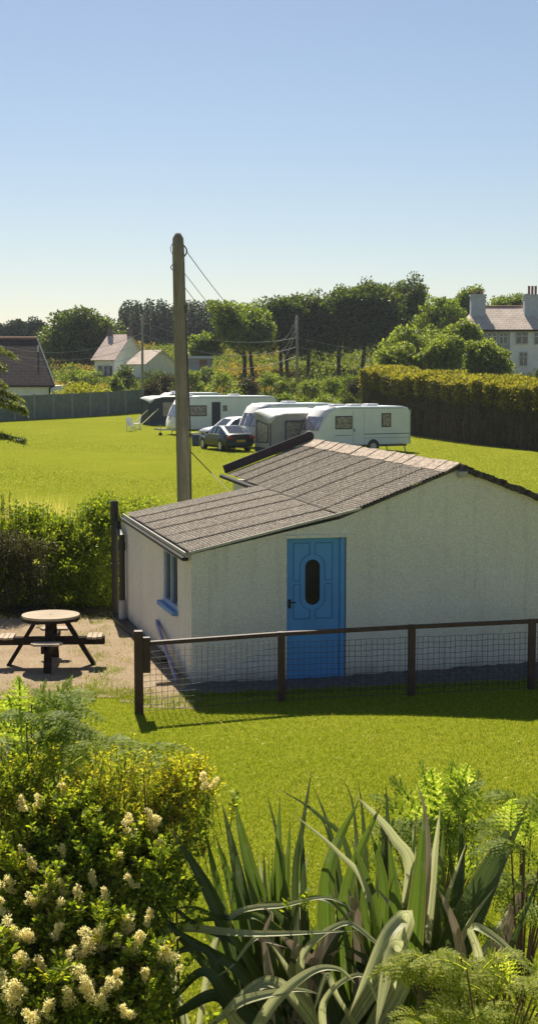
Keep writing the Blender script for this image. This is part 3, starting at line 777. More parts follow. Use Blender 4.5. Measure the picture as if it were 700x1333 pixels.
# ------------------------------------------------------------------ poles and wires
def cat_pts(a, b, sag, n=26):
    a = Vector(a); b = Vector(b)
    return [a.lerp(b, i/n)+Vector((0, 0, -4*sag*(i/n)*(1-i/n))) for i in range(n+1)]
YP = 31.0
pb = gnd(241, YP); pt = aty(231.5, 303, YP)
pole = wthing('utility_pole', (pb.x, pb.y, 0), 'tall weathered wooden utility pole standing behind the outbuilding', 'utility pole')
axis = lambda t: pb.lerp(pt, t)
PR = [.150, .146, .142, .136, .132, .128, .126]
mb = MB(); mb.tube([axis(t) for t in (0, .2, .4, .6, .8, .94, .985, 1.0)], [.150, .146, .142, .136, .131, .128, .115, .06], 20)
mb.build('pole_shaft', M['pole'], pole, smooth=True)
def loop(px, py0, py1, bulge, r_=.013):
    a = aty(px, py0, YP-.02); b = aty(px, py1, YP-.02); n = 10
    return [a.lerp(b, i/n)+Vector((bulge*math.sin(math.pi*i/n), 0, 0)) for i in range(n+1)]
mb = MB(); mb.tube(loop(237, 317, 336, .10), .016, 6); mb.tube(loop(225, 316, 331, -.05), .008, 5); mb.tube(loop(226, 343, 352, -.06), .01, 5)
mb.build('cable_loop', M['cable'], pole)
c1_ = aty(238, 400, YP)
mb = MB(); mb.tube([aty(239.2, 340, YP-.05), aty(240.5, 400, YP-.05), aty(244, 470, YP-.05), aty(247.5, 560, YP-.05), aty(249.5, 700, YP-.05)], .014, 6)
mb.box(aty(240, 402, YP-.02), (.10, .10, .16)); mb.build('cable_duct', M['cable'], pole)
YF = 145.0
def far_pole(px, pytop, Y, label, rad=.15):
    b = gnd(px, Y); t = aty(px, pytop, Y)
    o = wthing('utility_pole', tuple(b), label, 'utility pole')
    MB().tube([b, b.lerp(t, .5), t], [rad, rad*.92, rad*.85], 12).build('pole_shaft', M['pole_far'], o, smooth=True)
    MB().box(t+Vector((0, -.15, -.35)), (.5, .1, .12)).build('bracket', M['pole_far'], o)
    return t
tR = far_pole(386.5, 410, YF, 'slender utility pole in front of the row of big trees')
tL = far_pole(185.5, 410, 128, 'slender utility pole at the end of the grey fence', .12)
def wire(a, b, sag, label, r=.012, mat='cable', n=26):
    a = Vector(a); o = MB().tube(cat_pts(a, b, sag, n), r, 5, False).build('overhead_wire', M[mat], None, org=tuple(a)); o.location = a
    tag(o, label, 'wire', 'overhead wires'); return o
w1_ = 'overhead wire sagging from the tall weathered pole down to the far pole, '
wire(aty(242, 326, YP), tR+Vector((0, 0, -.1)), 2.2, w1_+'uppermost', .009)
wire(aty(239, 354, YP), tR+Vector((0, 0, -.5)), 2.5, w1_+'middle one', .007)
wire(aty(239, 372, YP), tR+Vector((0, 0, -.9)), 2.8, w1_+'lowest', .007)
for k, nm in enumerate(('upper', 'middle', 'lower')):
    wire(tL+Vector((0, 0, -.6-1.0*k)), tR+Vector((0, 0, -2.2-.9*k)), 1.0+.3*k, nm+' wire between the two slender far poles', .018, 'cable_pale')
    wire(aty(-60, 428+6*k, 118), tL+Vector((0, 0, -1.5-.9*k)), 1.8, nm+' wire running left from the far pole over the tiled roof', .018, 'cable_pale')
    wire(tR+Vector((0, 0, -2.2-.9*k)), aty(760, 455+9*k, 150), 1.4, nm+' wire running right from the slender pole toward the hedge', .018, 'cable_pale')
a = aty(244, 584, YP); b = aty(330, 672, YP+1.2)
o = MB().tube([a, b], .012, 6).build('stay_wire', M['cable'], None, org=tuple(a)); o.location = a
tag(o, 'stay wire with a yellow guard running from the tall pole to the ground', 'wire')
m_ = a.lerp(b, .35); ORG[o.name] = tuple(a); MB().tube([m_, b], .024, 6).build('guard', M['guy'], o)

# ------------------------------------------------------------------ caravans
def caravan(px, py, th, L, W, H, label, windows, door=None, wheel=None, stripes=(), trim=True, frontwin=True, name='caravan', rooflights=((.3, .5),), Yd=None):
    g = G(px, py) if Yd is None else gnd(px, Yd)
    g.z = terr(g.y)
    o = empty(name, tuple(g), th, label=label, cat='caravan', group='touring caravans on the field')
    z0 = .42
    prof = [(-.02, z0), (-.10, z0+.22), (-.06, z0+.62), (.22, H*.66), (.60, H*.90), (.98, H*.985), (1.5, H), (L-.5, H-.02), (L-.12, H-.12), (L, H-.34), (L, z0)]
    mb = MB(); mb.prism([(x_, 0, z_) for x_, z_ in prof], (0, W, 0)); mb.build('body', M['cv_white'], o, bevel=.07, seg=3)
    # front moulding: a shell just proud of the front of the body
    fpz = prof[:6]; mb = MB()
    nx = len(fpz)
    out = [(x_-.02, z_+(.02 if i > 3 else 0)) for i, (x_, z_) in enumerate(fpz)]
    mb.v = [(x_, y_, z_) for y_ in (.06, W-.06) for x_, z_ in out]; mb.f = [(i, i+1, nx+i+1, nx+i) for i in range(nx-1)]
    fo_ = mb.build('front_moulding', M['cv_front'], o, smooth=True); sm = fo_.modifiers.new('s', 'SOLIDIFY'); sm.thickness = .03; sm.offset = -1
    if frontwin:
        a = Vector((-.06, 0, z0+.62)); b = Vector((.22, 0, H*.66)); n = Vector((-(b.z-a.z), 0, b.x-a.x)).normalized()
        c_ = Vector((.60, 0, H*.90)); lo = a.lerp(b, .30)+n*.045; hi = b.lerp(c_, .45)+n*.07
        for (ya, yb) in ((.22, W*.36), (W*.39, W*.66), (W*.69, W-.22)) if frontwin == 3 else ((.24, W-.24),):
            mb = MB(); mb.v = [(lo.x, ya, lo.z), (lo.x, yb, lo.z), (hi.x, yb-.05*(frontwin != 3), hi.z), (hi.x, ya+.05*(frontwin != 3), hi.z)]
            mb.prism(mb.v[:4], n*.02); mb.v = mb.v[4:]; mb.f = [tuple(i-4 for i in f) for f in mb.f]
            mb.build('front_window', M['glass_lilac'], o, bevel=.01)
    for (x0, x1, z0_, z1) in windows:
        fr = MB().box(((x0+x1)/2, -.005, (z0_+z1)/2), (x1-x0+.07, .03, z1-z0_+.07)).build('window', M['cv_dark'], o, bevel=.03)
        MB().box(((x0+x1)/2, -.022, (z0_+z1)/2), (x1-x0-.05, .012, z1-z0_-.05)).build('pane', M['curtain'], fr, bevel=.02)
    if door:
        x0, x1, z1, opened = door
        dm = M['cv_dark'] if opened else M['cv_white']
        d_ = MB().box(((x0+x1)/2, -.004 if not opened else -.002, (.47+z1)/2), (x1-x0, .02, z1-.47)).build('doorway' if opened else 'door', dm, o)
        for xx in (x0-.012, x1+.012): MB().box((xx, -.006, (.47+z1)/2), (.022, .022, z1-.47)).build('door_seal', M['cv_trim'], o)
        if opened:
            MB().box((x1+.32, -.06, (.55+z1)/2), (x1-x0, .035, z1-.6)).build('door', M['cv_white'], o, bevel=.01)
            MB().box((x1+.32, -.082, z1-.42), (.34, .012, .4)).build('door_window', M['curtain'], o)
        else: MB().box((x0+.06, -.03, 1.25), (.04, .04, .16)).build('door_handle', M['cv_dark'], d_)
    for (x0, x1, z_, h_) in stripes: MB().box(((x0+x1)/2, -.004, z_), (x1-x0, .014, h_)).build('stripe', M['stripe'], o)
    MB().box((L*.52+.3, -.006, H-.13), (L-1.6, .02, .025)).build('awning_rail', M['cv_trim'], o)
    MB().box((L-.004, -.0, H*.55), (.05, .03, H*.75)).build('corner_trim', M['cv_trim'], o)
    for u, v in rooflights: MB().box((L*u, W*v, H+.05), (.75, .6, .12)).build('roof_light', M['cv_front'], o, bevel=.04)
    wx = wheel if wheel else L*.56
    arch = MB().tube([(wx, -.006, .36), (wx, .1, .36)], .38, 20).build('wheel_arch', M['cv_dark'], o)
    t_ = MB().tube([(wx, .0, .32), (wx, .2, .32)], .32, 20).build('wheel', M['tyre'], o)
    MB().tube([(wx, -.012, .32), (wx, .02, .32)], .2, 16).build('rim', M['rim'], t_)
    MB().tube([(wx, W-.2, .32), (wx, W, .32)], .32, 20).build('wheel', M['tyre'], o)
    MB().box((L/2, W/2, .38), (L-.3, W-.2, .12)).build('chassis', M['cv_dark'], o)
    mb = MB(); mb.beam((.1, W*.2, .42), (-1.15, W/2, .42), .06, .08); mb.beam((.1, W*.8, .42), (-1.15, W/2, .42), .06, .08); mb.box((-1.2, W/2, .46), (.3, .1, .1)); mb.build('tow_frame', M['cv_trim'], o)
    jw = MB().tube([(-.95, W/2-.14, .10), (-.95, W/2-.14, .75)], .03, 8).build('jockey_post', M['cv_trim'], o)
    MB().tube([(-.95, W/2-.18, .11), (-.95, W/2-.10, .11)], .12, 14).build('jockey_wheel', M['tyre'], jw)
    for sx in (.35, L-.3):
        for sy in (.15, W-.15): MB().beam((sx, sy, .42), (sx-.1 if sx < 1 else sx+.1, sy, .0), .05, .05).build('corner_steady', M['cv_trim'], o)
    return o
TH_ = R(28)
caravan(417, 591, TH_, 5.75, 2.2, 2.55, 'white caravan with a teal stripe nearest the tall hedge, closest behind the shed roof',
        [(.95, 1.95, 1.35, 2.0), (3.9, 4.45, 1.42, 2.12)], (2.05, 2.75, 2.3, False), 3.35, [(2.75, 5.7, 1.02, .045), (.9, 1.95, .98, .03), (2.75, 5.7, .80, .02)], rooflights=((.28, .5), (.45, .4), (.66, .5)))
caravan(334, 584, R(30), 5.6, 2.25, 2.6, 'cream caravan with three front windows half hidden by its grey awning', [(.9, 1.6, 1.3, 2.0)], None, 3, [], frontwin=3, rooflights=((.5, .5),))
caravan(233, 571, R(24), 7.1, 2.3, 2.66, 'long white caravan with an open dark doorway behind the tall pole',
        [(.75, 1.95, 1.35, 2.0)], (2.35, 2.95, 2.25, True), 4.3, [], rooflights=((.15, .6), (.62, .5)))
caravan(212, 556, R(24), 5.0, 2.2, 2.25, 'small white caravan farthest to the left behind its dark awning', [(2.2, 3.0, 1.3, 1.9)], None, 3, [], frontwin=True, Yd=112)

def awning(px, py, th, L, D, label, dark=False, Yd=None, hb=2.35, group=None):
    g = G(px, py) if Yd is None else gnd(px, Yd); g.z = terr(g.y)
    o = empty('caravan_awning', tuple(g), th, label=label, cat='awning')
    # local: x along the front, y back to the caravan (caravan side at y = D)
    hs = 1.62; ht = 2.08
    front = [(0, 0, 0), (L, 0, 0), (L, 0, hs), (L-.9, 0, ht), (1.0, 0, ht), (.42, 0, ht-.14), (0, 0, hs)]
    cloth = M['cv_dark'] if dark else M['awning_grey']
    # front cloth with window opening built as a frame of panels
    wx0, wx1, wz0, wz1 = .95, L-.9, .62, 1.72
    mb = MB()
    mb.prism([(0, 0, .25), (wx0, 0, .25), (wx0, 0, ht-.02), (.42, 0, ht-.14), (0, 0, hs)], (0, .02, 0))
    mb.prism([(wx0, 0, .25), (wx1, 0, .25), (wx1, 0, wz0), (wx0, 0, wz0)], (0, .02, 0))
    mb.prism([(wx0, 0, wz1), (wx1, 0, wz1), (wx1, 0, ht), (1.0, 0, ht), (wx0, 0, ht-.02)], (0, .02, 0))
    mb.prism([(wx1, 0, .25), (L, 0, .25), (L, 0, hs), (L-.9, 0, ht), (wx1, 0, ht)], (0, .02, 0))
    mb.build('front_cloth', cloth, o)
    fr = MB(); fr.beam((wx0, -.01, wz0), (wx1, -.01, wz0), .05, .06); fr.beam((wx0, -.01, wz1), (wx1, -.01, wz1), .05, .06)
    fr.beam((wx0, -.012, wz0), (wx0, -.012, wz1), .06, .05); fr.beam((wx1, -.012, wz0), (wx1, -.012, wz1), .06, .05)
    fr = fr.build('window_frame', M['awning_dark'], o)
    MB().box(((wx0+wx1)/2, .01, (wz0+wz1)/2), (wx1-wx0, .01, wz1-wz0)).build('window', M['curtain'], o)
    mb = MB(); mb.prism([(0, -.004, 0), (L, -.004, 0), (L, -.004, .27), (0, -.004, .27)], (0, .01, 0)); mb.prism([(-.004, 0, 0), (-.004, D, 0), (-.004, D, .27), (-.004, 0, .27)], (.01, 0, 0))
    mb.build('draught_skirt', M['awning_dark'], o)
    # side cloth with window
    sm = MB(); sm.prism([(0, .02, .25), (0, D, .25), (0, D, hb-.1), (0, .02, hs)], (.02, 0, 0)); sm.build('side_cloth', cloth, o)
    MB().prism([(-.006, .25, .55), (-.006, D-.25, .55), (-.006, D-.25, 1.75), (-.006, .25, 1.52)], (.004, 0, 0)).build('side_window', M['curtain'] if not dark else M['cv_dark'], o)
    fr = MB()
    for a, b in (((-.012, .25, .55), (-.012, D-.25, .55)), ((-.012, D-.25, .55), (-.012, D-.25, 1.75)), ((-.012, D-.25, 1.75), (-.012, .25, 1.52)), ((-.012, .25, 1.52), (-.012, .25, .55)), ((-.014, .0, .2), (-.014, .0, hs))): fr.beam(a, b, .05, .05)
    fr.build('side_frame', M['awning_dark'], o)
    # roof: curved over the front, rising to the caravan rail
    xs = [-.05, .35, .95, L/2, L-.9, L+.03]; zf = [hs, ht-.12, ht+.01, ht+.02, ht+.01, hs]; zb = [hb-.12, hb, hb+.05, hb+.05, hb+.05, hb-.1]
    mb = MB(); ny = 6
    for j in range(ny+1):
        t = j/ny
        for i in range(6):
            z_ = zf[i]+(zb[i]-zf[i])*(t**.7)+(-.03*math.sin(math.pi*t) if i in (2, 4) else .0); mb.v.append((xs[i], -.06+(D+.06)*t, z_))
    mb.f = [(j*6+i, j*6+i+1, (j+1)*6+i+1, (j+1)*6+i) for j in range(ny) for i in range(5)]
    rf = mb.build('roof_cloth', M['awning_roof'], o, smooth=True); s_ = rf.modifiers.new('s', 'SOLIDIFY'); s_.thickness = .02
    return o
awning(352, 589.5, R(30), 4.3, 1.75, 'grey and white awning with a big clear window between the car and the nearest caravan')
awning(196, 557, R(24), 3.6, 2.2, 'dark porch awning with yellow guy lines beside the white garden chairs', True, Yd=108.5, hb=2.1)
# guy lines of the far awning
def line(name, a, b, r_, mat, label, cat):
    o = MB().tube([a, b], r_, 5).build(name, mat, None, org=tuple(a)); o.location = a; return tag(o, label, cat, 'guy lines of the dark awning')
line('guy_line', aty(206, 532, 108.2), aty(176, 560, 105), .03, M['guy'], 'yellow guy line pegged out nearest the white chairs', 'rope')
line('guy_line', aty(192, 534, 108.4), aty(170, 553, 106), .022, M['guy'], 'yellow guy line from the far corner of the dark awning', 'rope')

# ------------------------------------------------------------------ cars
def car(px, py, ang, paint, label, kind='saloon', Lc=4.5, rear_detail=True, Yd=None):
    """local x runs from the front (0) to the rear (L); near side at y = 0"""
    g = G(px, py) if Yd is None else gnd(px, Yd); g.z = terr(g.y)
    o = empty('parked_car', tuple(g), ang, label=label, cat='car', group='cars parked by the caravans')
    W = 1.76
    if kind == 'saloon':
        #      x, zbot, zbelt, ztop, halfw factor, roof width factor, cabin?
        st = [(0, .34, .58, .60, .80, .7), (.10, .24, .66, .69, .90, .75), (.55, .20, .76, .80, .97, .78), (1.15, .18, .88, .92, 1, .80),
              (1.75, .18, .91, 1.30, 1, .74), (2.10, .18, .92, 1.39, 1, .72), (2.62, .18, .93, 1.42, 1, .71), (3.10, .18, .94, 1.38, 1, .70),
              (3.90, .20, .97, 1.01, .98, .74), (4.32, .24, .95, .99, .94, .74), (4.5, .34, .86, .90, .86, .70)]
        glassbands = {3: 'w', 4: 's', 5: 's', 6: 's', 7: 'r'}
    else:
        st = [(0, .36, .72, .74, .80, .7), (.10, .26, .82, .85, .90, .76), (.50, .22, .94, .98, .97, .78), (1.15, .20, 1.02, 1.07, 1, .80),
              (1.75, .20, 1.04, 1.50, 1, .76), (2.15, .20, 1.05, 1.60, 1, .75), (3.0, .20, 1.06, 1.62, 1, .74), (3.9, .20, 1.07, 1.56, 1, .72), (4.3, .24, 1.05, 1.10, .96, .76), (4.45, .3, .95, 1.0, .92, .74)]
        glassbands = {3: 'w', 4: 's', 5: 's', 6: 's', 7: 'r'}
    ringp = lambda s_: [(s_[0], hw*s_[4]*k, z) for hw, k, z in ((W/2, -.86, s_[1]), (W/2, -1.0, s_[1]+.16), (W/2, -1.0, (s_[1]+s_[2])/2+.05), (W/2, -.95, s_[2]), (W/2, -s_[5], s_[3]-.03), (W/2, -s_[5]*.75, s_[3]), (W/2, s_[5]*.75, s_[3]), (W/2, s_[5], s_[3]-.03), (W/2, .95, s_[2]), (W/2, 1.0, (s_[1]+s_[2])/2+.05), (W/2, 1.0, s_[1]+.16), (W/2, .86, s_[1]))]
    body = MB(); gl = MB(); vs = []
    for s_ in st: vs += ringp(s_)
    vs = [(x_, y_+W/2, z_) for x_, y_, z_ in vs]; n = 12
    bf = []; gf = []
    for i in range(len(st)-1):
        for j in range(n):
            a = i*n+j; b = i*n+(j+1) % n; f = (a, b, b+n, a+n); gb = glassbands.get(i)
            if gb == 's' and j in (3, 7): gf.append(f)
            elif gb in ('w', 'r') and j in (5,): gf.append(f)
            elif gb in ('w', 'r') and j in (3, 7): gf.append(f)
            else: bf.append(f)
    bf.append(tuple(range(n-1, -1, -1))); bf.append(tuple((len(st)-1)*n+j for j in range(n)))
    body.v = vs; body.f = bf; bo = body.build('body', paint, o, smooth=False)
    bo.data.polygons.foreach_set('use_smooth', [len(p.vertices) == 4 for p in bo.data.polygons]); 
    gl.v = vs; gl.f = gf; gl.build('windows', M['glass_car'], o)
    # pillars
    pil = MB()
    for i in (5, 6) if kind == 'saloon' else (5, 6, 7):
        for sd in (3, 7):
            a = Vector(vs[i*n+sd]); b = Vector(vs[i*n+sd+1]); ofs = Vector((0, -.012 if sd == 3 else .012, 0)); pil.beam(a+ofs, b+ofs, .07, .02)
    pil.build('pillar', paint, o)
    MB().box((2.3, -.004, .93 if kind == 'saloon' else 1.06), (2.5, .02, .03)).build('chrome_strip', M['rim'], o)
    for wx in (.82, 3.52):
        for sd in (0, 1):
            y_ = -.01 if sd == 0 else W-.21
            MB().tube([(wx, -.004 if sd == 0 else W-.05, .36), (wx, .05 if sd == 0 else W+.004, .36)], .38, 20).build('wheel_arch', M['cv_dark'], o)
            t_ = MB().tube([(wx, y_, .315), (wx, y_+.22, .315)], .315, 20).build('wheel', M['tyre'], o)
            yo = y_-.006 if sd == 0 else y_+.2
            MB().tube([(wx, yo, .315), (wx, yo+.03, .315)], .21, 18).build('rim', M['rim'], t_)
    for sd in (-1, 1):
        MB().box((1.65, W/2+sd*(W/2+.06), 1.0), (.16, .16, .12)).build('door_mirror', paint, o, bevel=.03)
    Lx = st[-1][0]
    for sd in (-1, 1):
        MB().box((Lx-.06, W/2+sd*.66, .80), (.16, .30, .15)).build('tail_light', M['red_lens'], o, bevel=.02)
        MB().box((.10, W/2+sd*.60, st[1][2]-.08), (.16, .32, .14)).build('headlight', M['clear_lens'], o, bevel=.03)
    pl_ = MB().box((Lx+.005, W/2, .60), (.03, .52, .12)).build('number_plate', M['plate_yellow'], o)
    mb = MB()
    for k, h_ in enumerate((1, 1, 1, 1, 0, 1, 1, 1)):      # a row of dark characters, too small to read
        if h_: mb.box((Lx+.022, W/2-.21+k*.06, .60), (.004, .034, .07)); 
    mb.build('plate_characters', M['black'], pl_)
    MB().box((Lx-.05, W/2, .42), (.14, W*.84, .16)).build('rear_bumper', M['cv_dark'] if kind == 'saloon' else paint, o, bevel=.04)
    MB().box((.02, W/2, .42), (.14, W*.8, .18)).build('front_bumper', paint, o, bevel=.04)
    MB().box((Lx-.12, W/2, 1.02), (.06, 1.3, .02)).build('boot_trim', M['rim'], o)
    MB().box((.03, W/2, .62), (.08, .8, .12)).build('grille', M['cv_dark'], o)
    return o
car(257, 583.5, R(-66.5), M['car_navy'], 'dark navy saloon car with its boot and yellow plate toward the camera')
car(278, 577, R(38), M['car_silver'], 'pale silver car parked nose out between the navy saloon and long caravan', 'estate', Yd=89)

# ------------------------------------------------------------------ camping bits
def garden_chair():
    o = empty('garden_chair', (0, 0, 0), label='white plastic garden chair on the grass, nearer the long caravan', cat='chair', group='white garden chairs')
    MB().box((0, 0, .42), (.5, .48, .04)).build('seat', M['plastic_white'], o, bevel=.015)
    MB().box((0, .24, .70), (.5, .05, .58), rx=-.2).build('backrest', M['plastic_white'], o, bevel=.02)
    for sx in (-.22, .22):
        for sy in (-.2, .2): MB().beam((sx, sy, .42), (sx*1.15, sy*1.2, 0), .05, .05).build('leg', M['plastic_white'], o)
        MB().box((sx*1.1, 0, .64), (.05, .46, .04)).build('armrest', M['plastic_white'], o)
    return o
ch = garden_chair(); p = gnd(171, 102); ch.location = p; ch.rotation_euler[2] = .7
c2 = copy_tree(ch); c2.location = gnd(178, 104); c2.rotation_euler[2] = -1.3; c2['label'] = 'white plastic garden chair turned sideways, just behind its twin by the guy lines'
ch['label'] = 'white plastic garden chair nearest the camera beside the guy lines'
bp = gnd(255, 87.5); o = empty('water_barrel', tuple(bp), label='dark blue water barrel standing between the long caravan and navy car', cat='barrel')
MB().tube([(0, 0, 0), (0, 0, .08), (0, 0, .6), (0, 0, .68)], [.22, .26, .26, .22], 16).build('barrel_body', M['barrel'], o)
MB().tube([(-.25, 0, .35), (-.27, 0, .78), (.27, 0, .78), (.25, 0, .35)], .02, 6).build('handle', M['cv_trim'], o)

# ------------------------------------------------------------------ far buildings
def uvslope(a, b, c):
    a, b, c = map(Vector, (a, b, c)); u = (b-a).normalized(); v = (c-a); v = (v-u*v.dot(u)).normalized()
    return lambda p: ((p-a).dot(u), (p-a).dot(v))
def slope(mb_name, pts, th, mat, parent):
    """pts a,b (eave) c,d (ridge) -> slab"""
    n = (Vector(pts[1])-Vector(pts[0])).cross(Vector(pts[2])-Vector(pts[1])).normalized()
    if n.z < 0: n = -n
    return MB().prism([Vector(p) for p in pts], -n*th).build(mb_name, mat, parent, uvf=uvslope(pts[0], pts[1], pts[-1]))
def house_window(parent, c, wd, hg, nrm, cross=True, frame='white_house'):
    """a framed window set proud of the wall; nrm = outward unit (xy)"""
    t = Vector((-nrm.y, nrm.x, 0)); c = Vector(c)
    f = MB(); q = lambda u, v, o_: c+t*u+Vector((0, 0, v))+nrm*o_
    for a, b in (((-wd/2, -hg/2), (wd/2, -hg/2)), ((wd/2, -hg/2), (wd/2, hg/2)), ((wd/2, hg/2), (-wd/2, hg/2)), ((-wd/2, hg/2), (-wd/2, -hg/2)))+((((0, -hg/2), (0, hg/2)), ((-wd/2, hg*.15), (wd/2, hg*.15))) if cross else ()):
        f.beam(q(*a, .02), q(*b, .02), .08, .08, up=nrm)
    f = f.build('window', M['upvc'], parent)
    MB().prism([q(-wd/2, -hg/2, .004), q(wd/2, -hg/2, .004), q(wd/2, hg/2, .004), q(-wd/2, hg/2, .004)], nrm*.01).build('pane', M['glass'], f)
    return f
# bungalow with the dark tiled hipped roof at the left
Y1 = 128.; g0 = gnd(0, Y1)
bun = wthing('bungalow', (aty(20, 500, Y1).x, Y1, terr(Y1)), 'bungalow with a dark tiled hipped roof behind the grey fence', 'house')
eR = aty(71.5, 501, Y1); eL = aty(-120, 501, Y1); ridR = aty(48, 440, Y1+5); ridL = aty(-120, 440, Y1+5)
slope('front_roof', [eL, eR, ridR, ridL], .12, M['tile_dark'], bun)
eB = eR+Vector((-2.6, 10, 0)); hip = MB(); hip.prism([eR, eB, ridR], (0, 0, -.12)); hip.build('hip_roof', M['tile_dark'], bun, uvf=uvslope(eR, eB, ridR))
slope('back_roof', [eB, eL+Vector((0, 10, 0)), ridL, ridR], .12, M['tile_dark'], bun)
MB().tube([ridL, ridR], .14, 8).build('ridge_tiles', M['pot'], bun)
MB().tube([ridR, eR], .07, 8).build('hip_tiles', M['fencepost'], bun)
MB().beam(eL+Vector((0, -.08, -.12)), eR+Vector((0, -.08, -.12)), .12, .12).build('gutter', M['gutter'], bun)
MB().prism([(eL.x, Y1+.35, terr(Y1)-.5), (eR.x-.4, Y1+.35, terr(Y1)-.5), (eR.x-.4, Y1+.35, eR.z-.1), (eL.x, Y1+.35, eR.z-.1)], (0, 9, 0)).build('wall', M['cream_paint'], bun)
dpx = aty(64, 510, Y1).x
MB().tube([(dpx, Y1+.25, terr(Y1)), (dpx, Y1+.25, eR.z-.3), (dpx+.3, Y1-.02, eR.z-.15)], .07, 6).build('downpipe', M['gutter'], bun)
MB().box(aty(49.5, 456, Y1+3.6), (.14, .14, .9)).build('flue', M['upvc'], bun)

# white gabled cottage, ridge running away to the right
Y2 = 170.
cot = wthing('cottage', (aty(150, 490, Y2).x, Y2, terr(Y2)), 'white cottage with a steep pinkish roof in front of the dark round tree', 'house')
zt = terr(Y2)-.4
fl = aty(123, 467, Y2+.3); frr = aty(149, 467, Y2)           # front (long side) eaves
wdir = Vector((aty(188, 466, Y2+8.6).x-frr.x, 8.6, 0))       # gable end runs back to the right
ridge_h = aty(172, 435, Y2+4.3).z; eh = frr.z
c = lambda base, t, h: Vector((base.x+wdir.x*t, base.y+wdir.y*t, h))
mb = MB(); 
P4 = [c(fl, 0, zt), c(frr, 0, zt), c(frr, 1, zt), c(fl, 1, zt)]; T4 = [c(fl, 0, eh), c(frr, 0, eh), c(frr, 1, eh), c(fl, 1, eh)]
mb.add(P4+T4+[c(frr, .5, ridge_h-.05), c(fl, .5, ridge_h-.05)], [(0, 1, 5, 4), (2, 3, 7, 6), (1, 2, 6, 8, 5), (3, 0, 4, 9, 7)])
mb.build('wall', M['cream_paint'], cot)
ext = (frr-fl).normalized()*.25; ext.z = 0
slope('roof', [c(fl, -.06, eh-.12)-ext, c(frr, -.06, eh-.12)+ext, c(frr, .5, ridge_h)+ext, c(fl, .5, ridge_h)-ext], .14, M['tile_pink'], cot)
slope('rear_roof', [c(frr, 1.06, eh-.12)+ext, c(fl, 1.06, eh-.12)-ext, c(fl, .5, ridge_h)-ext, c(frr, .5, ridge_h)+ext], .14, M['tile_pink'], cot)
for bs in (fl, frr):
    q = c(bs, .5, ridge_h); ch_ = MB().box(q+Vector((0, 0, .15)), (.6, .6, .9)).build('chimney', M['tile_dark_plain'], cot)
    MB().tube([q+Vector((0, 0, .6)), q+Vector((0, 0, .95))], .12, 8).build('chimney_pot', M['pot'], ch_)
nn = Vector((wdir.y, -wdir.x, 0)).normalized(); nf = Vector(((frr-fl).y, -(frr-fl).x, 0)).normalized()
for px in (130.5, 138.5, 143): 
    q = fl.lerp(frr, (px-123)/26.); house_window(cot, (q.x, q.y, aty(px, 483, Y2).z), .62, 1.3, nf, False)
# lower annexe
an = wthing('annexe', (aty(205, 490, Y2-4).x, Y2-4, terr(Y2-4)), 'low cream annexe with a sunlit pink gable roof right of the white cottage', 'house')
Y3 = Y2-5; l0 = aty(164, 473, Y3+1.5); r0_ = aty(189, 473, Y3)
wd2 = Vector((aty(228, 473, Y3+4).x-r0_.x, 5.0, 0)); rh2 = aty(209, 455, Y3+2.5).z; eh2 = r0_.z
c = lambda base, t, h: Vector((base.x+wd2.x*t, base.y+wd2.y*t, h)); zt = terr(Y3)-.4
mb = MB(); mb.add([c(l0, 0, zt), c(r0_, 0, zt), c(r0_, 1, zt), c(l0, 1, zt), c(l0, 0, eh2), c(r0_, 0, eh2), c(r0_, 1, eh2), c(l0, 1, eh2), c(r0_, .5, rh2-.05), c(l0, .5, rh2-.05)], [(0, 1, 5, 4), (2, 3, 7, 6), (1, 2, 6, 8, 5), (3, 0, 4, 9, 7)])
mb.build('wall', M['cream_paint'], an)
slope('roof', [c(l0, -.05, eh2-.08), c(r0_, -.05, eh2-.08)+Vector((.2, 0, 0)), c(r0_, .5, rh2)+Vector((.2, 0, 0)), c(l0, .5, rh2)], .12, M['tile_pale'], an)
slope('rear_roof', [c(r0_, 1.05, eh2-.08)+Vector((.2, 0, 0)), c(l0, 1.05, eh2-.08), c(l0, .5, rh2), c(r0_, .5, rh2)+Vector((.2, 0, 0))], .12, M['tile_pale'], an)
# flat roofed hut behind the pole
hb_ = aty(257, 480, 158)
hut = wthing('flat_roofed_hut', (hb_.x, 158, terr(158)), 'small flat roofed hut just right of the tall pole, behind shrubs', 'hut')
tp = aty(257, 466, 158)
MB().box((hb_.x, 160, (terr(158)-.3+tp.z)/2), (2.7, 3, tp.z-terr(158)+.3)).build('wall', M['grey_board'], hut)
MB().box((hb_.x, 159.9, tp.z+.1), (3.2, 3.6, .25)).build('roof', M['upvc'], hut)
MB().box((hb_.x+.6, 158.47, tp.z-.6), (.8, .06, .8)).build('window', M['pot'], hut)

# big house at the right
Y4 = 140.
hs_ = wthing('farmhouse', (aty(680, 470, Y4).x, Y4, terr(Y4)), 'two storey whitewashed house with pale slate roof and two big chimneys', 'house')
eL = aty(604, 428.5, Y4); eR = aty(840, 428.5, Y4); rL = aty(619, 399, Y4+4); rR = aty(840, 399, Y4+4)
zt = terr(Y4)-.5
MB().prism([(eL.x+.25, Y4+.3, zt), (eR.x, Y4+.3, zt), (eR.x, Y4+.3, eL.z-.12), (eL.x+.25, Y4+.3, eL.z-.12)], (0, 7.4, 0)).build('wall', M['white_house'], hs_)
slope('front_roof', [eL, eR, rR, rL], .14, M['tile_pale'], hs_)
eLb = eL+Vector((0, 8, 0)); MB().prism([eL, eLb, rL], (0, 0, -.14)).build('hip_roof', M['tile_pale'], hs_, uvf=uvslope(eL, eLb, rL))
slope('back_roof', [eLb, eR+Vector((0, 8, 0)), rR, rL], .14, M['tile_pale'], hs_)
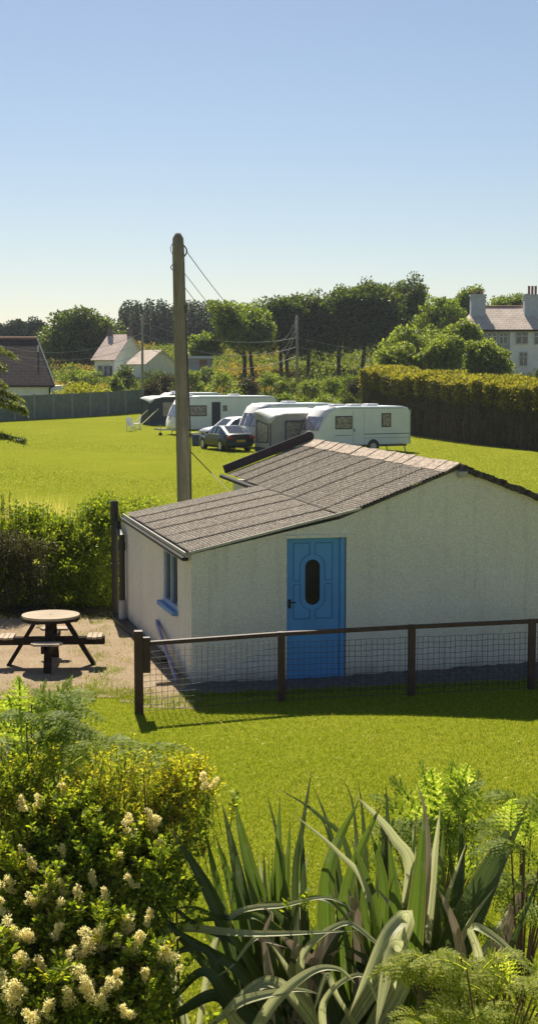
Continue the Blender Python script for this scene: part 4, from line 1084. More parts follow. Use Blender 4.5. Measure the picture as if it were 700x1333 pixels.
MB().beam(eL+Vector((0, -.06, -.12)), eR+Vector((0, -.06, -.12)), .14, .14).build('gutter', M['gutter'], hs_)
MB().tube([rL, rR], .12, 8).build('ridge_tiles', M['pot'], hs_)
# grey slate-hung left section
gx = aty(664, 450, Y4).x
MB().prism([(eL.x+.5, Y4+.27, zt), (gx, Y4+.27, zt), (gx, Y4+.27, eL.z-.2), (eL.x+.5, Y4+.27, eL.z-.2)], (0, .06, 0)).build('slate_hung_wall', M['grey_board'], hs_)
for px, wpx in ((622, 19), (693, 22)):
    q = aty(px, 400, Y4+2.6); wd_ = wpx/F*Y4; topz = aty(px, 384.5, Y4+2.6).z
    c_ = MB(); c_.box((q.x, Y4+2.9, (topz+q.z-1.5)/2), (wd_, 1.1, topz-q.z+1.5)); c_.box((q.x, Y4+2.9, topz+.04), (wd_+.16, 1.26, .16)); c_ = c_.build('chimney', M['chimney_w'], hs_)
    for dx in (-.32, 0, .32): 
        if px < 650 and dx == 0: continue
        MB().tube([(q.x+dx, Y4+2.9, topz+.1), (q.x+dx, Y4+2.9, topz+(.62 if px < 650 else .95))], .12, 8).build('chimney_pot', M['pot'], c_)
nf = Vector((0, -1, 0))
for px, py, wd_, hg_ in ((679, 439.5, 1.15, 1.15), (681, 467, .75, 1.3), (703, 440, 1.15, 1.15), (640, 440, .9, 1.1), (655, 440, .8, 1.1)):
    q = aty(px, py, Y4+.24); house_window(hs_, (q.x, Y4+.26, q.z), wd_, hg_, nf)

# grey panel fence along the left of the field
fA = gnd(-60, 110); fB = gnd(186, 124)
pf = wthing('panel_fence', tuple(fA), 'grey concrete panel fence along the left side of the field', 'fence')
nP = 10
for i in range(nP+1):
    p = fA.lerp(fB, i/nP); p.z = terr(p.y); q = fA.lerp(fB, (i+1)/nP); q.z = terr(q.y); hgt = 1.95
    MB().box((p.x, p.y, p.z+hgt/2), (.13, .16, hgt+.1)).build('fence_post', M['fencepost'], pf)
    if i < nP: 
        a = p.copy(); b = q.copy(); d = (b-a).normalized()*.07
        MB().prism([a+d+Vector((0, 0, -.1)), b-d+Vector((0, 0, -.1)), b-d+Vector((0, 0, hgt-.04)), a+d+Vector((0, 0, hgt-.04))], (.01, .05, 0)).build('fence_panel', M['fencepanel'], pf)

# ------------------------------------------------------------------ trees and shrubs
def bx(px, Y): return (px-350)/F*Y
def tree(name, px, pytop, pybot, wpx, Y, mat, label, leaf=.34, ncl=90, nper=70, trunk=(0,), trunkpy=None, group=None, dy=1.0, cr=None, cat='tree', flat=.75, inner=.35):
    b = gnd(px, Y); zt_ = aty(px, pytop, Y).z; zb = aty(px, pybot, Y).z; W = wpx/F*Y
    o = wthing(name, tuple(b), label, cat, group)
    C = (b.x, Y, zb+(zt_-zb)*.46); rad = (W/2*.93, W/2*dy*.9, (zt_-zb)*.5)
    cr_ = cr or W*.13; ncl = int(ncl*1.5)
    Ps = []; Ds = []
    lobes = [((0, 0, 0), .80, .42)]+[((random.uniform(-.52, .52), random.uniform(-.4, .4), random.uniform(-.42, .50)), random.uniform(.36, .54), .13) for _ in range(5)]
    for (ox_, oy_, oz_), sc_, fr_ in lobes:
        P, D = clumps((C[0]+ox_*rad[0], C[1]+oy_*rad[1], C[2]+oz_*rad[2]), [q*sc_ for q in rad], int(ncl*fr_*1.15)+1, nper, cr_*.85, flat, inner); Ps.append(P); Ds.append(D)
    P = np.concatenate(Ps); D = np.concatenate(Ds)
    k = P[:, 2] > zb-.06*(zt_-zb); P = P[k]; D = D[k]
    leaves('crown', P, D, leaf, leaf*.6, mat, o)
    tb = MB()
    for t in trunk:
        tx_ = t/F*Y; r_ = max(.10, W*.022)
        top_ = Vector((b.x+tx_*.6+random.uniform(-.1, .1), Y, zb+(zt_-zb)*.45))
        base = Vector((b.x+tx_, Y, terr(Y)-.2)); midp = base.lerp(top_, .5)+Vector((random.uniform(-.2, .2), 0, 0))
        tb.tube([base, midp, top_], [r_*1.2, r_, r_*.5], 8)
        for k in range(6):
            a_ = random.uniform(0, 6.28); s_ = base.lerp(top_, random.uniform(.55, .95))
            e_ = s_+Vector((math.cos(a_)*W*.32, math.sin(a_)*W*.32, (zt_-zb)*random.uniform(.1, .35)))
            tb.tube([s_, s_.lerp(e_, .5)+Vector((0, 0, .15)), e_], [r_*.45, r_*.3, r_*.1], 5)
    tb.build('trunk', M['bark'], o)
    return o
tree('round_tree', 110, 400, 498, 142, 187, M['lf_dark'], 'big dark round tree behind the white cottage', .42, 170, 95, (0, 20, -18), dy=.8, cr=1.7)
RT = 'row of big dark trees beyond the caravans'
tree('broadleaf_tree', 316, 382, 482, 112, 163, M['lf_mid'], 'lighter green leaning tree at the left end of the big tree row', .34, 150, 75, (2, 14), group=RT, cr=.95, inner=.2)
tree('broadleaf_tree', 268, 430, 472, 50, 161, M['lf_mid'], 'low arching green tree left of the leaning tree', .32, 60, 60, (10,), group=RT, cr=.8)
tree('broadleaf_tree', 362, 376, 486, 98, 172, M['lf_dark'], 'dark broad tree directly left of the slender far pole', .36, 130, 85, (4, 12), group=RT, cr=1.1)
tree('broadleaf_tree', 404, 370, 486, 100, 174, M['lf_dark'], 'dark tree directly behind and right of the slender far pole', .36, 130, 85, (-4,), group=RT, cr=1.1)
tree('broadleaf_tree', 449, 365, 484, 104, 173, M['lf_dark'], 'dark tree in the middle of the right half of the tree row', .36, 130, 85, (-9,), group=RT, cr=1.1)
tree('broadleaf_tree', 490, 358, 484, 104, 172, M['lf_dark'], 'second tallest dark tree of the row, beside the tallest', .36, 140, 85, (-20,), group=RT, cr=1.1)
tree('broadleaf_tree', 524, 352, 486, 84, 175, M['lf_dark'], 'tallest dark tree at the right end of the row', .36, 130, 85, (-14,), group=RT, cr=1.1)
tree('broadleaf_tree', 568, 378, 470, 78, 165, M['lf_mid'], 'bushy green tree just right of the tallest dark tree', .34, 100, 70, (0,), cr=.9)
tree('broadleaf_tree', 545, 417, 515, 118, 128, M['lf_light'], 'wide pale green tree rising over the tall hedge', .27, 170, 80, (0,), cr=.75)
tree('broadleaf_tree', 592, 409, 512, 84, 131, M['lf_light'], 'pale green tree over the hedge, left of the farmhouse', .27, 130, 80, (0,), cr=.7)
tree('broadleaf_tree', 632, 432, 512, 74, 124, M['lf_light'], 'low pale green tree covering the grey side of the farmhouse', .25, 120, 75, (0,), cr=.6)
tree('broadleaf_tree', 515, 436, 512, 70, 122, M['lf_light'], 'pale green tree directly over the left end of the tall hedge top', .25, 110, 75, (0,), cr=.6)
tree('broadleaf_tree', 572, 428, 512, 66, 121, M['lf_light'], 'pale green tree nearest the hedge between two taller pale trees', .25, 100, 75, (0,), cr=.6)
tree('broadleaf_tree', 612, 369, 440, 52, 185, M['lf_mid'], 'tree rising behind the left chimney of the farmhouse', .34, 80, 70, (0,), cr=.9)
tree('broadleaf_tree', 660, 376, 440, 66, 188, M['lf_mid'], 'tree showing over the roof ridge between both chimneys', .34, 90, 70, (0,), cr=.9)
tree('broadleaf_tree', 588, 400, 450, 44, 180, M['lf_mid'], 'small tree filling the gap left of the farmhouse roof', .34, 60, 60, (0,), cr=.9)
for px, pt2, w2, nm in ((4, 420, 44, 'distant tree above the left end of the bungalow roof'), (26, 413, 40, 'distant tree above the middle of the bungalow roof'), (50, 416, 40, 'distant tree touching the big round tree on its left')):
    tree('broadleaf_tree', px, pt2, 462, w2, 265, M['lf_wood'], nm, .5, 70, 60, (0,), cr=1.3)
for i, px in enumerate((348, 382, 425, 470, 512, 545)):
    tree('broadleaf_tree', px, 398+4*(i % 3), 468, 56, 222, M['lf_wood'], 'dim tree filling the gaps behind the row of big dark trees', .45, 60, 60, (0,), group='dim trees behind the row', cr=1.2)
# pine wood: individual conifers
def conifer(seed):
    o = empty('pine_tree', (0, 0, 0)); 
    H = 11.; n = 26; P = []; D = []
    for i in range(n):
        t = i/n; z = H*(.06+.94*t); r_ = 1.9*(1-t)**.7+.25; k = int(34*(1-t)+8)
        a_ = RNG.uniform(0, 2*np.pi, k); rr_ = r_*RNG.random(k)**.5
        P.append(np.stack([np.cos(a_)*rr_, np.sin(a_)*rr_, z+RNG.normal(0, .25, k)], 1)); D.append(np.stack([np.cos(a_), np.sin(a_), RNG.normal(0, .5, k)], 1))
    leaves('crown', np.concatenate(P), np.concatenate(D), .75, .42, M['lf_wood'], o, org=(0, 0, 0))
    MB().tube([(0, 0, -.3), (.05, 0, H*.5), (0, 0, H*.95)], [.16, .11, .04], 6).build('trunk', M['pole_far'], o)
    return o
protos = [conifer(i) for i in range(3)]; used = set(); k = 0
for row, (Y, n) in enumerate(((262, 26), (272, 26), (283, 24))):
    for i in range(n):
        px = 160+i*(300-160)/n+random.uniform(-2, 2)+row*2; src = protos[k % 3]
        if (k % 3) not in used: used.add(k % 3); o = src
        else: o = copy_tree(src)
        q = gnd(px, Y+random.uniform(-3, 3)); o.location = q; s = random.uniform(.58, .74)*(1.0+.03*row); o.scale = (s, s, s); o.rotation_euler[2] = random.uniform(0, 6.28)
        tag(o, 'dark pine in the distant wood behind the cottage and tall pole', 'tree', 'pines of the distant wood'); k += 1
# shrubs between the caravans and the trees
def shrub(px, pytop, wpx, Y, mat, label, leaf=.16, n=1.0, group=None, name='shrub', cr=None):
    b = gnd(px, Y); zt_ = aty(px, pytop, Y).z; W = wpx/F*Y; h = zt_-b.z
    o = wthing(name, tuple(b), label, 'shrub', group)
    P, D = clumps((b.x, Y, b.z+h*.35), (W/2*.9, W/2*.8, h*.62), int(46*n), 55, max(.22, W*.15), .8, .25)
    kk = P[:, 2] > b.z-.1; leaves('foliage', P[kk], D[kk], leaf, leaf*.6, mat, o)
    st = MB()
    for k_ in range(5): a_ = random.uniform(0, 6.28); st.tube([(b.x, Y, b.z-.1), (b.x+math.cos(a_)*W*.25, Y+math.sin(a_)*W*.25, b.z+h*.6)], [.05, .02], 5)
    st.build('stem', M['bark'], o); return o
SH = 'shrubs on the bank beyond the caravans'
for px, pt2, w2, Y, m_, nm in (
    (98, 472, 40, 150, 'lf_mid', 'rounded green shrub at the foot of the dark round tree'),
    (118, 482, 36, 146, 'lf_light', 'pale shrub left of the cottage windows'),
    (163, 471, 34, 152, 'lf_dark', 'dark rounded shrub covering the corner of the cottage'),
    (152, 490, 24, 140, 'lf_light', 'small pale shrub below the cottage corner'),
    (205, 479, 40, 146, 'lf_dark', 'dark wide shrub in front of the cream annexe'),
    (218, 488, 34, 138, 'lf_brown', 'dull heathery shrub in front of the annexe'),
    (198, 496, 36, 130, 'lf_brown', 'dull low shrub behind the end of the grey fence'),
    (252, 480, 30, 142, 'lf_light', 'pale shrub below the flat roofed hut'),
    (268, 474, 34, 146, 'lf_mid', 'green shrub right of the flat roofed hut'),
    (290, 483, 44, 138, 'lf_light', 'silvery green shrub left of the double trunks'),
    (322, 490, 40, 132, 'lf_brown', 'dull reddish shrub under the double trunks'),
    (350, 482, 46, 137, 'lf_light', 'whitish flowering shrub left of the slender pole'),
    (372, 492, 34, 130, 'lf_dark', 'dark shrub touching the foot of the slender pole'),
    (402, 491, 34, 132, 'lf_light', 'whitish shrub right of the slender pole'),
    (430, 488, 40, 134, 'lf_mid', 'bright green shrub under the middle of the tree row'),
    (455, 484, 36, 136, 'lf_mid', 'green shrub left of where the tall hedge begins'),
    (482, 478, 34, 140, 'lf_dark', 'dark shrub behind the left end of the tall hedge'),
    (462, 492, 30, 126, 'lf_brown', 'dark reddish shrub against the end of the tall hedge'),
    (505, 470, 40, 150, 'lf_mid', 'green shrub below the tallest dark tree'),
    (674, 478, 46, 118, 'lf_mid', 'green shrub below the farmhouse windows'),
    (700, 474, 36, 120, 'lf_dark', 'dark shrub at the farmhouse wall by the right edge'),
    (654, 484, 24, 116, 'lf_orange', 'small orange tinged shrub left of the farmhouse windows'),
    (235, 500, 40, 122, 'lf_brown', 'dull heather behind the long caravan roof'),
    (300, 505, 46, 120, 'lf_mid', 'low green shrub behind the roof of the long caravan'),
    (372, 510, 50, 114, 'lf_mid', 'low green shrub behind the cream caravan roof'),
    (425, 514, 46, 112, 'lf_light', 'low pale shrub between the two nearer caravan roofs'),
    (455, 512, 30, 108, 'lf_dark', 'dark shrub behind the nose of the nearest caravan')):
    shrub(px, pt2, w2, Y, M[m_], nm, .19, 1.0, SH)
shrub(100, 498, 62, 127, M['lf_yellow'], 'bright yellow green plant showing over the grey fence', .22, 1.3, None, 'leafy_plant')
shrub(134, 501, 34, 128, M['lf_yellow'], 'smaller yellow green plant over the right part of the fence', .22, .8, None, 'leafy_plant')
# uncountable undergrowth on the bank
n = 70000; Yb = RNG.uniform(114, 208, n); pxb = RNG.uniform(60, 720, n); Xb = (pxb-350)/F*Yb
Zb = np.interp(Yb, TY, TZ)+RNG.random(n)**1.5*(.9+.5*np.sin(Xb*.9)*np.sin(Yb*.5))
Zb = np.where((pxb < 240) & (Yb > 132) & (Yb < 172), np.interp(Yb, TY, TZ)+.25*RNG.random(n), Zb)
P = np.stack([Xb, Yb, Zb], 1); D = RNG.normal(size=(n, 3)); D[:, 2] = np.abs(D[:, 2])+.5
kk = (pxb > 195) | (Yb > 129)
Xb = Xb[kk]; Yb = Yb[kk]; P = P[kk]; D = D[kk]
orange = (np.sin(Xb*.31+2)+np.sin(Yb*.23+Xb*.1) > .75) & (Yb > 138)
tag(leaves('bracken_undergrowth', P[orange], D[orange], .42, .2, M['lf_orange']), kind='stuff')
tag(leaves('bramble_undergrowth', P[~orange], D[~orange], .36, .2, M['lf_bramble']), kind='stuff')

# tall clipped hedge at the right
hA = gnd(470, 108); hB = gnd(800, 74)
th_ = wthing('tall_hedge', tuple(hA), 'tall clipped hedge with a yellow green top and bare brown sides behind the nearest caravan', 'hedge')
d = (hB-hA); Lh = d.length; d = Vector((d.x, d.y, 0)).normalized(); nh = Vector((d.y, -d.x, 0))
if nh.y > 0: nh = -nh
def hp(s, o_, z): 
    return np.stack([hA.x+d.x*s+nh.x*o_, hA.y+d.y*s+nh.y*o_, z], 1)
def top_h(s): return 4.15-.55*s/Lh+.12*np.sin(s*.7)+.08*np.sin(s*2.3)
n = 60000; s = RNG.uniform(0, Lh, n); o_ = RNG.uniform(-2.9, .12, n); base = np.interp(hA.y+d.y*s, TY, TZ)
edge = np.clip((o_-(-.5))/.6, 0, 1)
z = base+top_h(s)-.25*edge**2+RNG.normal(0, .09, n)-RNG.random(n)**2*.25
D = RNG.normal(size=(n, 3))*.7; D[:, 2] += .8
leaves('top_foliage', hp(s, o_, z), D, .19, .11, M['lf_hedgetop'], th_)
n = 26000; s = RNG.uniform(0, Lh, n); base = np.interp(hA.y+d.y*s, TY, TZ); t = RNG.random(n)
o_ = .10+RNG.normal(0, .09, n)+.08*np.sin(s*3)-.1*t; z = base+top_h(s)-.15-(t**2.2)*1.3
leaves('fringe_foliage', hp(s, o_, z), RNG.normal(size=(n, 3))+np.array([0, 0, .2]), .17, .10, M['lf_hedgetop'], th_)
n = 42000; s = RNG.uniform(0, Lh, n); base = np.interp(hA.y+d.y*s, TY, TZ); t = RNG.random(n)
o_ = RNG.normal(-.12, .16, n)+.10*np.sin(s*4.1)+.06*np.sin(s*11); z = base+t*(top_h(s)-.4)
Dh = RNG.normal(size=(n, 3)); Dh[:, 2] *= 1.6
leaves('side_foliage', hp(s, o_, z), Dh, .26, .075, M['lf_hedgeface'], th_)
mb = MB()
for i in range(330):
    s = random.uniform(0, Lh); o2 = random.uniform(-.15, .12); b = Vector((hA.x+d.x*s+nh.x*o2, hA.y+d.y*s+nh.y*o2, 0)); b.z = terr(b.y); hh = random.uniform(1.6, 3.2)
    m2 = b+Vector((random.uniform(-.12, .12), 0, hh*.5)); mb.tube([b, m2, b+Vector((random.uniform(-.3, .3), random.uniform(-.1, .1), hh))], [.035, .028, .012], 5, False)
mb.build('stem', M['dry_stem'], th_)['kind'] = 'stuff'
# inner mass of the hedge: brown twiggy core so no daylight passes straight through
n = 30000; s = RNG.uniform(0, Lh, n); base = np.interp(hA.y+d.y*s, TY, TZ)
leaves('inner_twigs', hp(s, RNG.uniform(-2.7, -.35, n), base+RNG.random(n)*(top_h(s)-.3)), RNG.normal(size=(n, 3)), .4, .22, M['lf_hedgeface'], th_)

# garden hedge behind the picnic table
hy = 27.4
gh = wthing('garden_hedge', (bx(60, hy), hy, 0), 'unclipped leafy green hedge behind the picnic table', 'hedge')
n = 900; cx_ = RNG.uniform(bx(-90, hy), bx(156, hy), n)
hmax = 1.72+.16*np.sin(cx_*2.1+1)+.12*np.sin(cx_*5.3)-.25*(cx_ < bx(10, hy))
cz = RNG.random(n)**.75*hmax; tt = cz/hmax
frontd = -.75+1.1*np.clip((tt-.35)/.65, 0, 1)**1.3
cy = hy+frontd+(1.1-frontd)*RNG.random(n)**1.6
g = unit(RNG.normal(size=(n, 105, 3)))*(RNG.random((n, 105, 1))**.45)
P = (np.stack([cx_, cy, cz], 1)[:, None]+g*RNG.uniform(.10, .24, n)[:, None, None]).reshape(-1, 3); D = (g+RNG.normal(size=g.shape)*.6+np.array([0, 0, .3])).reshape(-1, 3)
kk = P[:, 2] > .06; leaves('foliage', P[kk], D[kk], .062, .036, M['lf_hedge'], gh)
# upright shoots above the top
n = 150; sx = RNG.uniform(bx(-60, hy), bx(158, hy), n); sy = hy+RNG.uniform(-.5, .6, n); sh = RNG.uniform(.12, .42, n)**1; P = []; D = []
sb = MB()
for i in range(n):
    z0 = (1.55 if sy[i] > hy+.05 else 1.2)+.12*math.sin(sx[i]*2); ln_ = sh[i]*(1.9 if i % 23 == 0 else 1); k_ = int(ln_*90)
    t = RNG.random(k_); lx = random.uniform(-.08, .08)
    P.append(np.stack([sx[i]+lx*t, np.full(k_, sy[i]), z0+t*ln_], 1)); D.append(np.concatenate([RNG.normal(size=(k_, 2)), np.full((k_, 1), .8)], 1))
    sb.tube([(sx[i], sy[i], z0-.4), (sx[i]+lx, sy[i], z0+ln_)], [.006, .003], 4, False)
leaves('shoot_leaves', np.concatenate(P), np.concatenate(D), .055, .026, M['lf_hedge'], gh); 
for i in range(24):
    x_ = random.uniform(bx(-90, hy), bx(156, hy)); sb.tube([(x_, hy+random.uniform(-.5, .3), 0), (x_+random.uniform(-.2, .2), hy+random.uniform(-.4, .4), 1.4)], [.018, .008], 5, False)
sb.build('stem', M['bark'], gh)['kind'] = 'stuff'
# darker shrub at its left end and low shrubs at its foot
db = wthing('dull_shrub', (bx(8, 26.2), 26.2, 0), 'dull brownish shrub at the left end of the garden hedge', 'shrub')
P, D = clumps((bx(0, 26.3), 26.35, .62), (.85, .5, .95), 150, 90, .2, .9, .3); kk = P[:, 2] > .05
leaves('foliage', P[kk], D[kk], .06, .022, M['lf_brown'], db)
MB().tube([(bx(8, 26.3), 26.3, 0), (bx(4, 26.3), 26.3, .9)], [.03, .01], 6).build('stem', M['bark'], db)
fw_ = leaves('flower', np.array([[bx(47, 25.9), 25.75, 1.02]]*26)+RNG.normal(0, .022, (26, 3)), RNG.normal(size=(26, 3)), .05, .03, M['lf_yellow'], db)
# leafy growth behind the soil pipe, left of building rear
P, D = clumps((bx(185, 30), 30.2, .9), (.55, .5, 1.15), 46, 80, .22, .9, .3); kk = (P[:, 2] > .02)
lg = wthing('roadside_shrub', (bx(185, 30), 30.2, 0), 'leafy shrub peeping over the back edge of the low roof', 'shrub')
leaves('foliage', P[kk], D[kk], .06, .03, M['lf_hedge'], lg)
MB().tube([(bx(185, 30), 30.2, 0), (bx(183, 30), 30.2, 1.4)], [.03, .01], 6).build('stem', M['bark'], lg)
# leaf litter at the foot of the hedge
n = 5000; q = RNG.random((n, 2)); X = bx(-90, 26)+q[:, 0]*(bx(165, 26)-bx(-90, 26)); Yl = 25.6+q[:, 1]*1.6
tag(leaves('leaf_litter', np.stack([X, Yl, .02+RNG.random(n)*.03], 1), RNG.normal(size=(n, 3))*np.array([1, 1, .2]), .05, .03, M['lf_hedgeface']), kind='stuff')

# drooping conifer boughs at the left edge (tree stands just outside the frame)
YC = 34.
cf = wthing('drooping_conifer', (bx(-75, YC), YC, 0), 'drooping conifer whose boughs reach in from the left edge', 'tree')
MB().tube([(bx(-75, YC), YC, 0), (bx(-78, YC), YC, 3), (bx(-75, YC), YC, 6.2)], [.2, .14, .03], 10).build('trunk', M['bark'], cf)
P = []; D = []; bb = MB()
def bough(p_end, h0_, nn_, w_):
    a = Vector((bx(-75, YC), YC, h0_)); b = Vector(p_end); m_ = a.lerp(b, .55)+Vector((0, 0, .25)); pts = []
    for i in range(13):
        t = i/12; pts.append(a*(1-t)**2+m_*2*t*(1-t)+b*t*t)
    bb.tube(pts, [.035*(1-i/14)+.004 for i in range(13)], 5, False)
    for i in range(nn_):
        t = RNG.random()**.7; c_ = a*(1-t)**2+m_*2*t*(1-t)+b*t*t
        l_ = w_*RNG.uniform(.3, 1)*(1-.5*t); an_ = RNG.choice([-1, 1])*RNG.uniform(.5, 1.3); k_ = 26; u = RNG.random(k_)
        dirv = np.array([math.cos(an_), math.sin(an_), 0]); 
        pp = np.array(c_)+dirv*(u*l_)[:, None]; pp[:, 2] -= (u**1.5)*l_*.55; P.append(pp+RNG.normal(0, .03, (k_, 3))); D.append(dirv*.6+RNG.normal(size=(k_, 3))*.5+np.array([0, 0, -.6]))
bough(aty(32, 533, YC-.5), 3.9, 120, .35); bough(aty(24, 518, YC), 4.1, 90, .35)
bough(aty(30, 573, YC-.4), 2.9, 70, .2); bough(aty(4, 500, YC), 4.6, 40, .25); bough(aty(20, 530, YC+.5), 3.7, 60, .3)
for k in range(14):
    a_ = 2.0+k*.33; hh = 1.5+k*.3; bough((bx(-75, YC)+math.cos(a_)*1.6, YC+math.sin(a_)*1.6, hh-.6), hh, 40, .5)
leaves('foliage', np.concatenate(P), np.concatenate(D), .085, .026, M['lf_conifer'], cf); bb.build('bough', M['bark'], cf)

# ------------------------------------------------------------------ foreground planting
def bez(pts, t):
    """Catmull-Rom through pts"""
    n = len(pts)-1; f = min(t*n, n-1e-6); i = int(f); u = f-i
    p = [pts[max(i-1, 0)], pts[i], pts[i+1], pts[min(i+2, n)]]
    return .5*((2*p[1])+(p[2]-p[0])*u+(2*p[0]-5*p[1]+4*p[2]-p[3])*u*u+(3*p[1]-p[0]-3*p[2]+p[3])*u**3)
def blade(pts, width, fold=.28, face=None, twist=0, N=26, tip=.55):
    """long V-folded flax leaf: returns verts, quads, uv"""
    pts = [Vector(p) for p in pts]; V = []; U = []; 
    S = [bez(pts, i/N) for i in range(N+1)]; face = Vector(face or (0, -1, .2)).normalized(); seg = [0]
    for i in range(N): seg.append(seg[-1]+(S[i+1]-S[i]).length)
    for i, p in enumerate(S):
        d_ = (S[min(i+1, N)]-S[max(i-1, 0)]).normalized(); t = seg[i]/seg[-1]
        x_ = d_.cross(face)
        if x_.length < .15: x_ = d_.cross(Vector((.3, -1, .1)))
        x_.normalize(); x_ = Matrix.Rotation(twist*t, 3, d_) @ x_; nrm = x_.cross(d_).normalized()
        w_ = width*(.62+.38*min(1, t/.35)) if t < .35 else width*(1-max(0, (t-.35)/.65)**(1/tip+.2)) 
        w_ = max(w_, .0015)
        for k, (u, f_) in enumerate(((-.5, 0), (-.26, -.5), (0, -1), (.26, -.5), (.5, 0))):
            V.append(tuple(p+x_*u*w_+nrm*f_*fold*w_)); U.append((u+.5, t))
    Fq = [(5*i+k, 5*i+k+1, 5*i+k+6, 5*i+k+5) for i in range(N) for k in range(4)]
    return V, Fq, U
CY = 9.25
flax = wthing('flax_plant', (bx(500, CY), CY, 0), 'big spiky flax plant with long strap leaves in the foreground', 'plant')
def q_(px, py, Y): return aty(px, py, Y)
def add_leaf(bpx, bY, pts, width, mat, **kw):
    """base on the ground under column bpx at depth bY, then picture points with depths"""
    P_ = [Vector((bx(bpx, bY), bY, 0))]+[q_(*p) for p in pts]
    V, Fq, U = blade(P_, width, **kw); npmesh('leaf', V, Fq, M[mat], flax, smooth=True, UV=U)
c = CY
WS = 1.0
